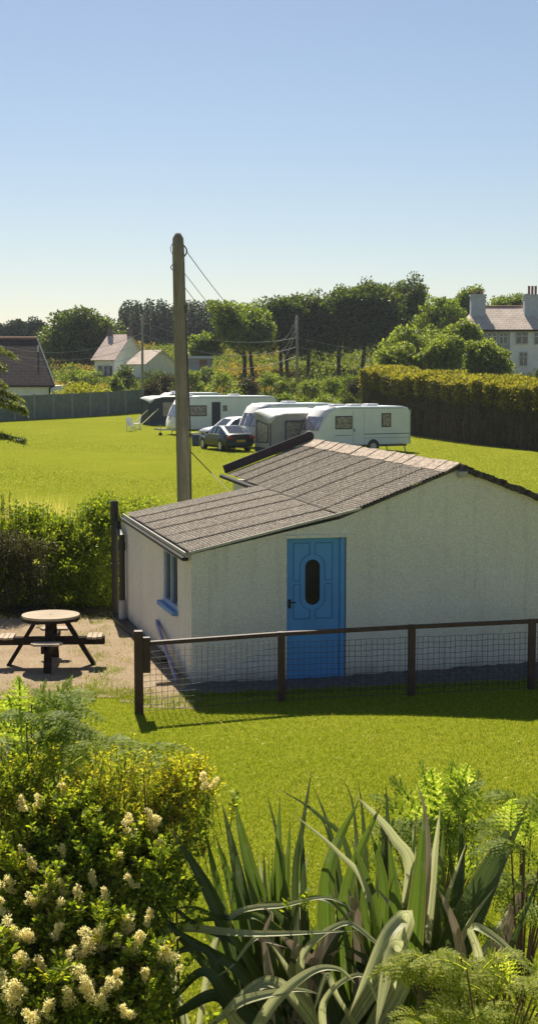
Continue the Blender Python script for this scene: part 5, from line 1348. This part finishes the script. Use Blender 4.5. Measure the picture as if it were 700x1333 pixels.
FL = [
 # left upright fan
 (352, 9.4, [(332, 1160, 9.5), (301, 1033, 9.7)], .105, 'ph_dark', {}),
 (366, 9.3, [(344, 1200, 9.3), (320, 1110, 9.4), (303, 1033, 9.5)], .12, 'ph_green', {}),
 (345, 9.2, [(318, 1180, 9.2), (289, 1045, 9.3)], .105, 'ph_dark', {}),
 (335, 9.1, [(312, 1200, 9.1), (281, 1088, 9.2)], .11, 'ph_green', {}),
 (352, 9.0, [(283, 1185, 9.0), (222, 1078, 9.1)], .12, 'ph_dark', {}),
 (372, 9.3, [(362, 1180, 9.4), (364, 1036, 9.5)], .085, 'ph_green', {}),
 (380, 9.5, [(372, 1150, 9.5), (347, 1032, 9.6)], .05, 'ph_dark', {}),
 (386, 9.3, [(372, 1190, 9.3), (378, 1068, 9.4)], .075, 'ph_green', {}),
 (392, 9.4, [(384, 1150, 9.5), (393, 1080, 9.6), (406, 1001, 9.7)], .055, 'ph_dark', {}),
 (362, 9.4, [(347, 1190, 9.4), (343, 1105, 9.5)], .05, 'ph_dark', {}),
 (364, 9.45, [(352, 1190, 9.5), (349, 1108, 9.5)], .04, 'ph_green', {}),
 (400, 9.5, [(390, 1190, 9.5), (401, 1110, 9.6)], .085, 'ph_pale', {}),
 (380, 9.2, [(345, 1170, 9.6), (336, 1110, 9.7)], .06, 'ph_pale', {}),
 # crossing thin leaves
 (470, 9.5, [(455, 1120, 9.6), (415, 1062, 9.6), (362, 1027, 9.6)], .05, 'ph_dark', {}),
 (520, 9.1, [(480, 1170, 9.0), (440, 1110, 9.0), (376, 1056, 9.1)], .05, 'ph_pale', {}),
 (470, 9.6, [(436, 1110, 9.7), (408, 1025, 9.8)], .05, 'ph_dark', {}),
 (460, 9.6, [(430, 1100, 9.7), (406, 1057, 9.8)], .045, 'ph_dark', {}),
 (480, 9.6, [(462, 1070, 9.7), (444, 1013, 9.8)], .04, 'ph_dark', {}),
 (490, 9.6, [(474, 1090, 9.7), (466, 1017, 9.8)], .05, 'ph_dark', {}),
 # centre fan
 (440, 9.3, [(425, 1150, 9.3), (468, 1040, 9.4)], .13, 'ph_green', {}),
 (455, 9.2, [(450, 1170, 9.2), (497, 1045, 9.3)], .11, 'ph_green', {}),
 (470, 9.2, [(500, 1180, 9.1), (480, 1075, 9.2)], .10, 'ph_green', {}),
 (490, 9.1, [(490, 1200, 9.0), (455, 1088, 9.1)], .10, 'ph_green', {}),
 (505, 9.0, [(515, 1210, 8.9), (505, 1088, 9.0)], .12, 'ph_green', {}),
 (530, 9.0, [(540, 1200, 8.8), (553, 1052, 8.9)], .135, 'ph_green', {}),
 (532, 9.2, [(555, 1150, 9.2), (553, 1060, 9.2), (539, 1012, 9.2)], .06, 'ph_dead', {}),
 (545, 9.2, [(558, 1180, 9.2), (573, 1050, 9.2)], .085, 'ph_pale', {}),
 (548, 9.3, [(570, 1180, 9.3), (577, 1075, 9.4)], .10, 'ph_green', {}),
 (500, 9.3, [(535, 1150, 9.3), (512, 1090, 9.3), (470, 1043, 9.3), (458, 1038, 9.3)], .11, 'ph_pale', {}),
 (480, 9.5, [(500, 1120, 9.6), (488, 1050, 9.7)], .08, 'ph_dark', {}),
 (515, 9.5, [(505, 1100, 9.6), (502, 1020, 9.7)], .07, 'ph_dark', {}),
 # right group
 (560, 9.3, [(590, 1240, 9.2), (640, 1130, 9.2), (690, 1040, 9.3)], .22, 'ph_dark', {'fold': .12}),
 (570, 9.4, [(600, 1200, 9.4), (655, 1100, 9.5)], .16, 'ph_dark', {}),
 (560, 9.4, [(590, 1190, 9.4), (600, 1120, 9.5), (598, 1060, 9.5)], .09, 'ph_dark', {}),
 (575, 9.3, [(605, 1210, 9.25), (650, 1078, 9.35)], .07, 'ph_dead', {}),
 (572, 9.2, [(600, 1225, 9.05), (648, 1150, 9.1)], .05, 'ph_pale', {}),
 (640, 9.4, [(665, 1190, 9.4), (720, 1120, 9.4)], .11, 'ph_dead', {}),
 # arching and hanging pale leaves in front
 (430, 9.0, [(500, 1260, 8.7), (530, 1196, 8.5), (505, 1215, 8.3), (478, 1270, 8.2), (453, 1325, 8.2)], .125, 'ph_pale', {'face': (-.2, -1, .5)}),
 (470, 9.0, [(520, 1280, 8.6), (517, 1235, 8.4), (505, 1260, 8.3), (488, 1345, 8.2)], .15, 'ph_pale', {'face': (0, -1, .4), 'fold': .15}),
 (440, 8.9, [(390, 1260, 8.8), (445, 1203, 8.7), (490, 1228, 8.6), (530, 1262, 8.5)], .075, 'ph_pale', {'face': (0, -.6, 1)}),
 (250, 9.0, [(215, 1230, 9.0), (235, 1209, 9.0), (330, 1216, 8.8), (470, 1212, 8.6)], .085, 'ph_pale', {'face': (0, -.6, 1)}),
 (500, 9.2, [(360, 1210, 9.0), (300, 1195, 9.0), (195, 1209, 9.0)], .09, 'ph_green', {'face': (0, -.6, 1)}),
 (250, 9.1, [(290, 1205, 9.0), (375, 1178, 8.9), (430, 1170, 8.8), (470, 1195, 8.7)], .07, 'ph_pale', {'face': (0, -.6, 1)}),
 (440, 8.9, [(330, 1200, 9.1), (380, 1177, 9.0), (420, 1170, 8.9), (452, 1196, 8.8), (480, 1250, 8.7)], .075, 'ph_green', {'face': (0, -.6, 1)}),
 (300, 8.6, [(345, 1320, 8.4), (400, 1268, 8.4), (440, 1262, 8.4), (465, 1285, 8.4)], .11, 'ph_pale', {'face': (0, -.7, 1)}),
 (400, 8.7, [(300, 1320, 8.5), (375, 1290, 8.4), (420, 1296, 8.4)], .11, 'ph_pale', {'face': (0, -.7, 1)}),
 (450, 8.8, [(360, 1280, 8.6), (280, 1330, 8.5), (230, 1350, 8.4)], .12, 'ph_pale', {'face': (0, -.7, 1)}),
 (430, 9.0, [(350, 1225, 8.9), (300, 1260, 8.8), (268, 1283, 8.7)], .05, 'ph_pale', {'face': (0, -.7, 1)}),
 (420, 9.0, [(320, 1240, 9.0), (255, 1205, 9.0), (190, 1150, 9.1)], .05, 'ph_dark', {}),
 (360, 8.9, [(270, 1260, 8.9), (230, 1215, 9.0), (200, 1165, 9.0)], .07, 'ph_dark', {}),
 (400, 8.9, [(310, 1230, 8.9), (262, 1185, 9.0), (220, 1185, 9.0)], .06, 'ph_green', {}),
 (400, 8.8, [(320, 1275, 8.8), (265, 1235, 8.8), (200, 1195, 8.8)], .08, 'ph_dark', {}),
 (390, 8.8, [(300, 1290, 8.8), (265, 1235, 8.8), (205, 1250, 8.8)], .10, 'ph_dark', {}),
 (330, 8.7, [(290, 1300, 8.7), (230, 1320, 8.7), (180, 1345, 8.7)], .12, 'ph_dark', {'face': (0, -.7, 1)}),
 (330, 8.7, [(275, 1270, 8.7), (225, 1300, 8.7), (190, 1330, 8.7)], .10, 'ph_dark', {'face': (0, -.7, 1)}),
 (600, 9.1, [(622, 1260, 8.8), (612, 1208, 8.7), (650, 1225, 8.6), (710, 1285, 8.5)], .10, 'ph_pale', {'face': (0, -.6, 1)}),
 (360, 8.8, [(345, 1240, 8.8), (340, 1225, 8.8), (375, 1235, 8.7)], .06, 'ph_dead', {'face': (0, -.6, 1)}),
 (380, 8.9, [(345, 1235, 8.9), (352, 1190, 8.9), (330, 1180, 8.9)], .05, 'ph_dead', {}),
 (500, 8.9, [(440, 1300, 8.6), (425, 1270, 8.6), (405, 1330, 8.5)], .07, 'ph_pale', {'face': (0, -.6, 1)}),
 (440, 8.7, [(420, 1310, 8.6), (470, 1270, 8.5), (500, 1330, 8.4)], .06, 'ph_pale', {'face': (0, -.6, 1)}),
]
for L_ in FL: add_leaf(L_[0], L_[1], L_[2], L_[3]*(WS if 'face' not in L_[5] or L_[3] > .12 else WS*.8), L_[4], **L_[5])
random.seed(77)
for i in range(34):
    bpx = random.choice((random.gauss(350, 26), random.gauss(510, 55))); bY = random.uniform(9.0, 9.7)
    tx_ = bpx+random.gauss(-5, 45); ty_ = random.uniform(1060, 1190)
    add_leaf(bpx, bY, [((bpx+tx_)/2-random.uniform(-6, 6), (ty_+1370)/2-20, bY), (tx_, ty_, bY+.1)], random.uniform(.04, .085), random.choice(('ph_green', 'ph_green', 'ph_dark', 'ph_pale')))
# filler leaves low in the clump
for i in range(46):
    bpx = random.uniform(330, 620); bY = random.uniform(8.9, 9.6); side = random.choice((-1, 1))
    tx_ = bpx+side*random.uniform(15, 110); ty_ = random.uniform(1150, 1290); mx_ = (bpx+tx_)/2-side*10
    add_leaf(bpx, bY, [(mx_, (ty_+1370)/2-25, bY), (tx_, ty_, bY+random.uniform(-.2, .2))], random.uniform(.05, .12), random.choice(('ph_dark', 'ph_dark', 'ph_green', 'ph_dead')))

# bracken fronds
def frond(pts, size, npin=11, npl=6, curl=.45):
    """returns verts/quads of a bipinnate frond along pts; size = longest pinna"""
    pts = [Vector(p) for p in pts]; V = []; Fq = []
    length = sum((pts[i+1]-pts[i]).length for i in range(len(pts)-1))
    prev = None; rs = .004
    for i in range(14):
        t0 = i/14; t1 = (i+1)/14; a = bez(pts, t0); b = bez(pts, min(t1, .999)); d_ = (b-a).normalized(); x_ = d_.cross(Vector((0, -1, .3))).normalized()*rs*(1.1-t0)
        k = len(V); V += [tuple(a-x_), tuple(a+x_), tuple(b+x_), tuple(b-x_)]; Fq.append((k, k+1, k+2, k+3))
    up = Vector((random.uniform(-.25, .25), -.45, 1)).normalized()
    for i in range(npin):
        t = .16+.83*(i/npin); c_ = bez(pts, t); d_ = (bez(pts, min(t+.02, .999))-bez(pts, max(t-.02, 0))).normalized()
        sd_ = d_.cross(up).normalized(); u2 = sd_.cross(d_).normalized()
        ln_ = size*(math.sin(min(1, (t-.08)/.3)*math.pi/2))*(1-((t-.16)/.86)**1.5)*random.uniform(.85, 1.1)+.012
        for sg in (-1, 1):
            pd = (sd_*sg*.92+d_*.42+u2*random.uniform(-.18, .12)).normalized(); pn = pd.cross(d_).normalized(); m_ = max(4, int(npl*(ln_/size)**.6))
            pw = length*.83/npin*.66*(1.05-.5*t)+.003
            for j in range(m_):
                s0 = j/m_; q = c_+pd*ln_*s0-Vector((0, 0, 1))*curl*ln_*s0*s0; w_ = pw*(1-s0*.85)
                for s2 in (-1, 1):
                    ld_ = (pd*.35+(pd.cross(pn))*s2).normalized(); wd_ = ln_/m_*.50; k = len(V)
                    V += [tuple(q-pd*wd_), tuple(q+pd*wd_), tuple(q+ld_*w_+pd*wd_*1.3-Vector((0, 0, w_*.15))), tuple(q+ld_*w_*.7-pd*wd_*.3)]
                    Fq.append((k, k+1, k+2, k+3))
    return V, Fq
def fern(name, label, base, fronds, mat, group=None):
    o = wthing(name, tuple(base), label, 'fern', group); AV = []; AF = []; n0 = 0; st = MB()
    for (pts, size) in fronds:
        V, Fq = frond(pts, size); AV += V; AF += [tuple(i+n0 for i in f) for f in Fq]; n0 += len(V)
        st.tube([base, Vector(base).lerp(Vector(pts[0]), .5)+Vector((0, .02, .05)), pts[0]], [.008, .007, .005], 5, False)
    npmesh('frond', AV, AF, mat, o); st.build('stem', M['dry_stem'], o); return o
def spray(cx, cy, Y, n, dirs, length, size, sx=40, sy=30, sY=.25):
    out = []
    for i in range(n):
        a = q_(cx+random.gauss(0, sx*.5), cy+random.gauss(0, sy*.5), Y+random.uniform(-sY, sY))
        dx, dz = random.choice(dirs); dx += random.gauss(0, .2); dz += random.gauss(0, .15); L = length*random.uniform(.7, 1.15)
        dy = random.uniform(-.35, .2)
        dv = Vector((dx, dy, dz)).normalized(); m_ = a+dv*L*.5; e_ = a+dv*L+Vector((dx*.04, -.04, -.22*L*(.6+abs(dx))))
        out.append(([a, m_, e_], size*random.uniform(.85, 1.3)))
    return out
random.seed(21)
F1 = spray(575, 1110, 9.9, 26, [(-.7, .55), (-.4, .9), (0, 1), (.4, .9), (.75, .5), (.9, .2), (-.9, .3)], .42, .17, 70, 55)
for e in ((505, 1010), (545, 990), (590, 988), (625, 1005), (650, 1030), (480, 1035), (560, 1000), (610, 995)):
    a = q_(575+(e[0]-575)*.25, 1105, 9.9); b = q_(e[0], e[1], 9.8); m_ = a.lerp(b, .55)+Vector((0, 0, .09)); F1.append(([a, m_, b], .19))
fern('bracken_fern', 'tall feathery bracken fern rising behind the flax plant', (bx(575, 10.2), 10.2, 0), F1, M['lf_fern'])
F2 = spray(655, 1290, 7.9, 30, [(-.9, .25), (-.6, .6), (.2, .8), (.8, .3), (-.8, 0), (-1, -.05)], .32, .12, 80, 40, .2)
F2 += spray(570, 1268, 7.95, 16, [(-.9, .3), (-.5, .5), (.5, .4)], .26, .095, 55, 20, .1)
F2 += spray(600, 1340, 7.75, 16, [(-.9, .3), (-.5, .5), (.5, .4)], .28, .10, 70, 14, .1)
fern('low_fern', 'low yellow green fern at the bottom right corner below the flax leaves', (bx(650, 8.0), 8.0, 0), F2, M['lf_fernpale'])
F3 = spray(685, 1150, 9.4, 24, [(-.6, .6), (.2, .9), (.6, .4), (-.9, .2)], .34, .13, 34, 110, .25)
fern('bracken_fern', 'bracken fern filling the right edge beside the broad dark flax leaf', (bx(690, 9.5), 9.5, 0), F3, M['lf_fern'])
F4 = spray(38, 975, 10.1, 40, [(-.6, .6), (.1, 1), (.6, .7), (.95, .25), (-.9, .2), (.8, .5)], .40, .17, 60, 50, .3)
for e in ((25, 880), (60, 885), (95, 880), (105, 905), (80, 925), (10, 905)):
    a = q_(20+(e[0])*.3, 985, 10.2); b = q_(e[0], e[1], 10.1); F4.append(([a, a.lerp(b, .6)+Vector((0, 0, .08)), b], .17))
fern('bracken_fern', 'bright bracken fern at the left edge below the picnic table', (bx(30, 10.4), 10.4, 0), F4, M['lf_fern'])
F5 = spray(150, 1000, 9.7, 5, [(.9, .25), (.8, .45)], .5, .08, 40, 10, .1)
F5.append(([q_(70, 1010, 9.6), q_(140, 968, 9.6), q_(203, 972, 9.6)], .09))
fern('arching_fern', 'single arching silvery fern frond above the flowering shrub', (bx(80, 9.7), 9.7, 0), F5, M['lf_fern'])

# flowering privet in the bottom left
pv = wthing('flowering_privet', (bx(90, 9.0), 9.0, 0), 'flowering privet with cream blossom clusters in the bottom left corner', 'shrub')
def slopeY(py): return 9.75-(py-1000)/330*1.45
def upward_shoots(regions, leafmat, lsize, wsize, name, parent, per=60, lump=.20):
    P = []; D = []; sb = MB()
    for (cx, cy, sx, sy, n, L0, L1) in regions:
        for i in range(n):
            px = cx+random.gauss(0, .62)*sx; py = cy+random.gauss(0, .62)*sy
            lm = math.sin(px*.045+1.3)*math.sin(py*.05+px*.012)+.5*math.sin(px*.11+py*.09)
            if lm < -.55 and random.random() < .6: continue
            Yv = slopeY(py)-.05+random.uniform(-.10, .10); a = q_(px, py, Yv)+Vector((0, 0, lump*lm*1.2-.08)); L = random.uniform(L0, L1)
            dv = Vector((random.gauss(.05, .38), random.gauss(-.15, .3), 1)).normalized(); k_ = max(8, int(per*L/.25)); t = RNG.random(k_)
            an_ = RNG.uniform(0, 6.28, k_)
            base_ = np.array(a)+np.array(dv)*(t*L)[:, None]; rad_ = np.stack([np.cos(an_), np.sin(an_), np.zeros(k_)], 1)
            P.append(base_+rad_*.006); D.append(rad_+np.array(dv)*RNG.uniform(.2, 1.1, (k_, 1)))
            sb.tube([a-dv*.12, a+dv*L], [.0035, .0012], 4, False)
    leaves(name, np.concatenate(P), np.concatenate(D), lsize, wsize, leafmat, parent); return sb
s1 = upward_shoots([(85, 1190, 125, 50, 300, .08, .2), (115, 1120, 110, 45, 240, .1, .24), (60, 1290, 115, 60, 330, .06, .18), (10, 1200, 40, 100, 120, .06, .18), (175, 1250, 40, 65, 110, .06, .18), (205, 1160, 30, 50, 50, .06, .16)], M['lf_privet'], .042, .024, 'foliage', pv)
s2 = upward_shoots([(60, 1165, 65, 22, 120, .05, .15), (150, 1160, 50, 22, 70, .05, .15), (50, 1215, 55, 25, 70, .05, .12), (60, 1265, 75, 30, 110, .04, .12), (30, 1315, 50, 25, 60, .04, .12), (150, 1290, 50, 30, 60, .04, .12), (20, 1110, 25, 40, 40, .06, .16)], M['lf_lime'], .034, .018, 'young_shoots', pv)
s1.build('twiggy_growth', M['bark'], pv)['kind'] = 'stuff'; s2.build('shoot_growth', M['dry_stem'], pv)['kind'] = 'stuff'
# shaded leaves filling the body of the bush under that surface
n = 15000; px = RNG.uniform(-25, 215, n); py = RNG.uniform(1060, 1420, n); Yv = 9.75-(py-1000)/330*1.45
zz = CAMH-(py-485)/F*Yv-RNG.uniform(.08, .7, n)
P = np.stack([(px-350)/F*Yv, Yv+RNG.uniform(-.15, .3, n), zz], 1); P = P[zz > .05]
leaves('inner_foliage', P, RNG.normal(size=P.shape), .045, .026, M['lf_privet'], pv)
mb = MB()
for i in range(26):
    b = Vector((bx(random.uniform(-10, 200), 9), random.uniform(8.5, 9.4), 0)); py_ = random.uniform(1100, 1290); e = q_(random.uniform(-10, 215), py_+25, slopeY(py_))
    mb.tube([b, b.lerp(e, .5)+Vector((random.uniform(-.08, .08), 0, .05)), e], [.014, .010, .004], 6, False)
mb.build('branch', M['bark'], pv)
def blossom(px, py, Y, size):
    c_ = Vector(q_(px, py, Y)); tilt = Vector((random.uniform(-.6, .6), -.25, 1)).normalized(); Ps = []; Ds = []
    for k in range(random.randint(8, 12)):
        t = random.random(); off_ = tilt*((t-.4)*size*1.05)+Vector((random.gauss(0, 1), random.gauss(0, 1), random.gauss(0, .5)))*size*.15*(1.15-t*.8)
        n = int(46*(size/.1)); g_ = unit(RNG.normal(size=(n, 3))); rr_ = size*.15*random.uniform(.7, 1.2)
        Ps.append(np.array(c_+off_)+g_*rr_*RNG.random((n, 1))**.4); Ds.append(g_+np.array([0, 0, .3]))
    leaves('flower_cluster', np.concatenate(Ps), np.concatenate(Ds), .0125, .0095, M['petal'], pv)
random.seed(5)
for px, py, s_ in ((60, 1160, .07), (85, 1160, .08), (15, 1215, .12), (38, 1222, .10), (62, 1168, .07), (110, 1235, .13), (125, 1225, .11), (165, 1203, .10), (180, 1230, .09), (216, 1254, .12), (8, 1285, .14), (12, 1305, .13), (110, 1275, .12), (120, 1295, .11), (138, 1298, .12), (170, 1080, .09), (195, 1066, .09), (200, 1075, .07), (82, 1028, .07), (30, 1050, .06), (50, 1045, .06), (100, 1165, .07), (170, 1150, .06), (265, 1022, .07), (280, 1020, .05), (30, 1110, .05), (10, 1160, .08), (90, 1245, .07), (0, 1225, .10), (150, 1222, .06), (56, 1255, .06), (40, 1330, .08), (75, 1185, .08), (45, 1175, .07), (140, 1170, .07), (25, 1255, .09), (70, 1215, .09), (90, 1300, .09), (60, 1320, .08), (160, 1320, .07), (150, 1275, .08), (190, 1195, .06), (120, 1145, .06), (40, 1130, .06), (5, 1180, .08), (28, 1295, .10), (185, 1270, .06), (155, 1120, .05), (80, 1110, .05), (208, 1100, .05)):
    blossom(px+random.uniform(-3, 3), py+random.uniform(-3, 3), slopeY(py)-.27, s_*1.5)
# loose airy shrub above it, between the privet and the lawn
as_ = wthing('airy_shrub', (bx(160, 9.6), 9.6, 0), 'loose airy shrub with thin upright twigs against the lawn, left of the flax', 'shrub')
s3 = upward_shoots([(140, 1045, 80, 40, 170, .10, .30), (232, 1040, 32, 34, 90, .10, .30), (252, 1018, 26, 26, 60, .10, .26), (60, 1040, 60, 40, 130, .1, .28), (190, 1090, 60, 34, 110, .08, .24), (20, 1080, 35, 50, 80, .1, .25)], M['lf_lime'], .030, .013, 'foliage', as_, 44, .05)
s3.build('shoot_growth', M['dry_stem'], as_)['kind'] = 'stuff'
s4 = upward_shoots([(100, 1075, 90, 40, 170, .1, .26), (30, 1050, 50, 45, 120, .1, .26), (205, 1110, 30, 40, 60, .08, .2)], M['lf_privet'], .038, .02, 'dark_foliage', as_, 44, .1)
s4.build('twiggy_growth', M['bark'], as_)['kind'] = 'stuff'
mb = MB()
for i in range(24):
    b = Vector((bx(random.uniform(60, 240), 9.6), random.uniform(9.4, 9.8), 0)); e = q_(random.uniform(20, 265), random.uniform(1000, 1100), random.uniform(9.3, 9.7))
    mb.tube([b, b.lerp(e, .5)+Vector((random.uniform(-.08, .08), 0, .05)), e], [.010, .007, .003], 5, False)
mb.build('branch', M['bark'], as_)

# ------------------------------------------------------------------ air
def haze():
    m, nt, b, o = nodes('haze'); nt.nodes.remove(b)
    v = nt.nodes.new('ShaderNodeVolumePrincipled'); v.inputs['Color'].default_value = (.80, .88, 1, 1); v.inputs['Density'].default_value = .00016
    v.inputs['Anisotropy'].default_value = .3
    nt.links.new(v.outputs[0], o.inputs['Volume'])
    o_ = MB().box((0, 1200, 11), (5200, 2700, 24)).build('haze', m); tag(o_, kind='stuff')
haze()
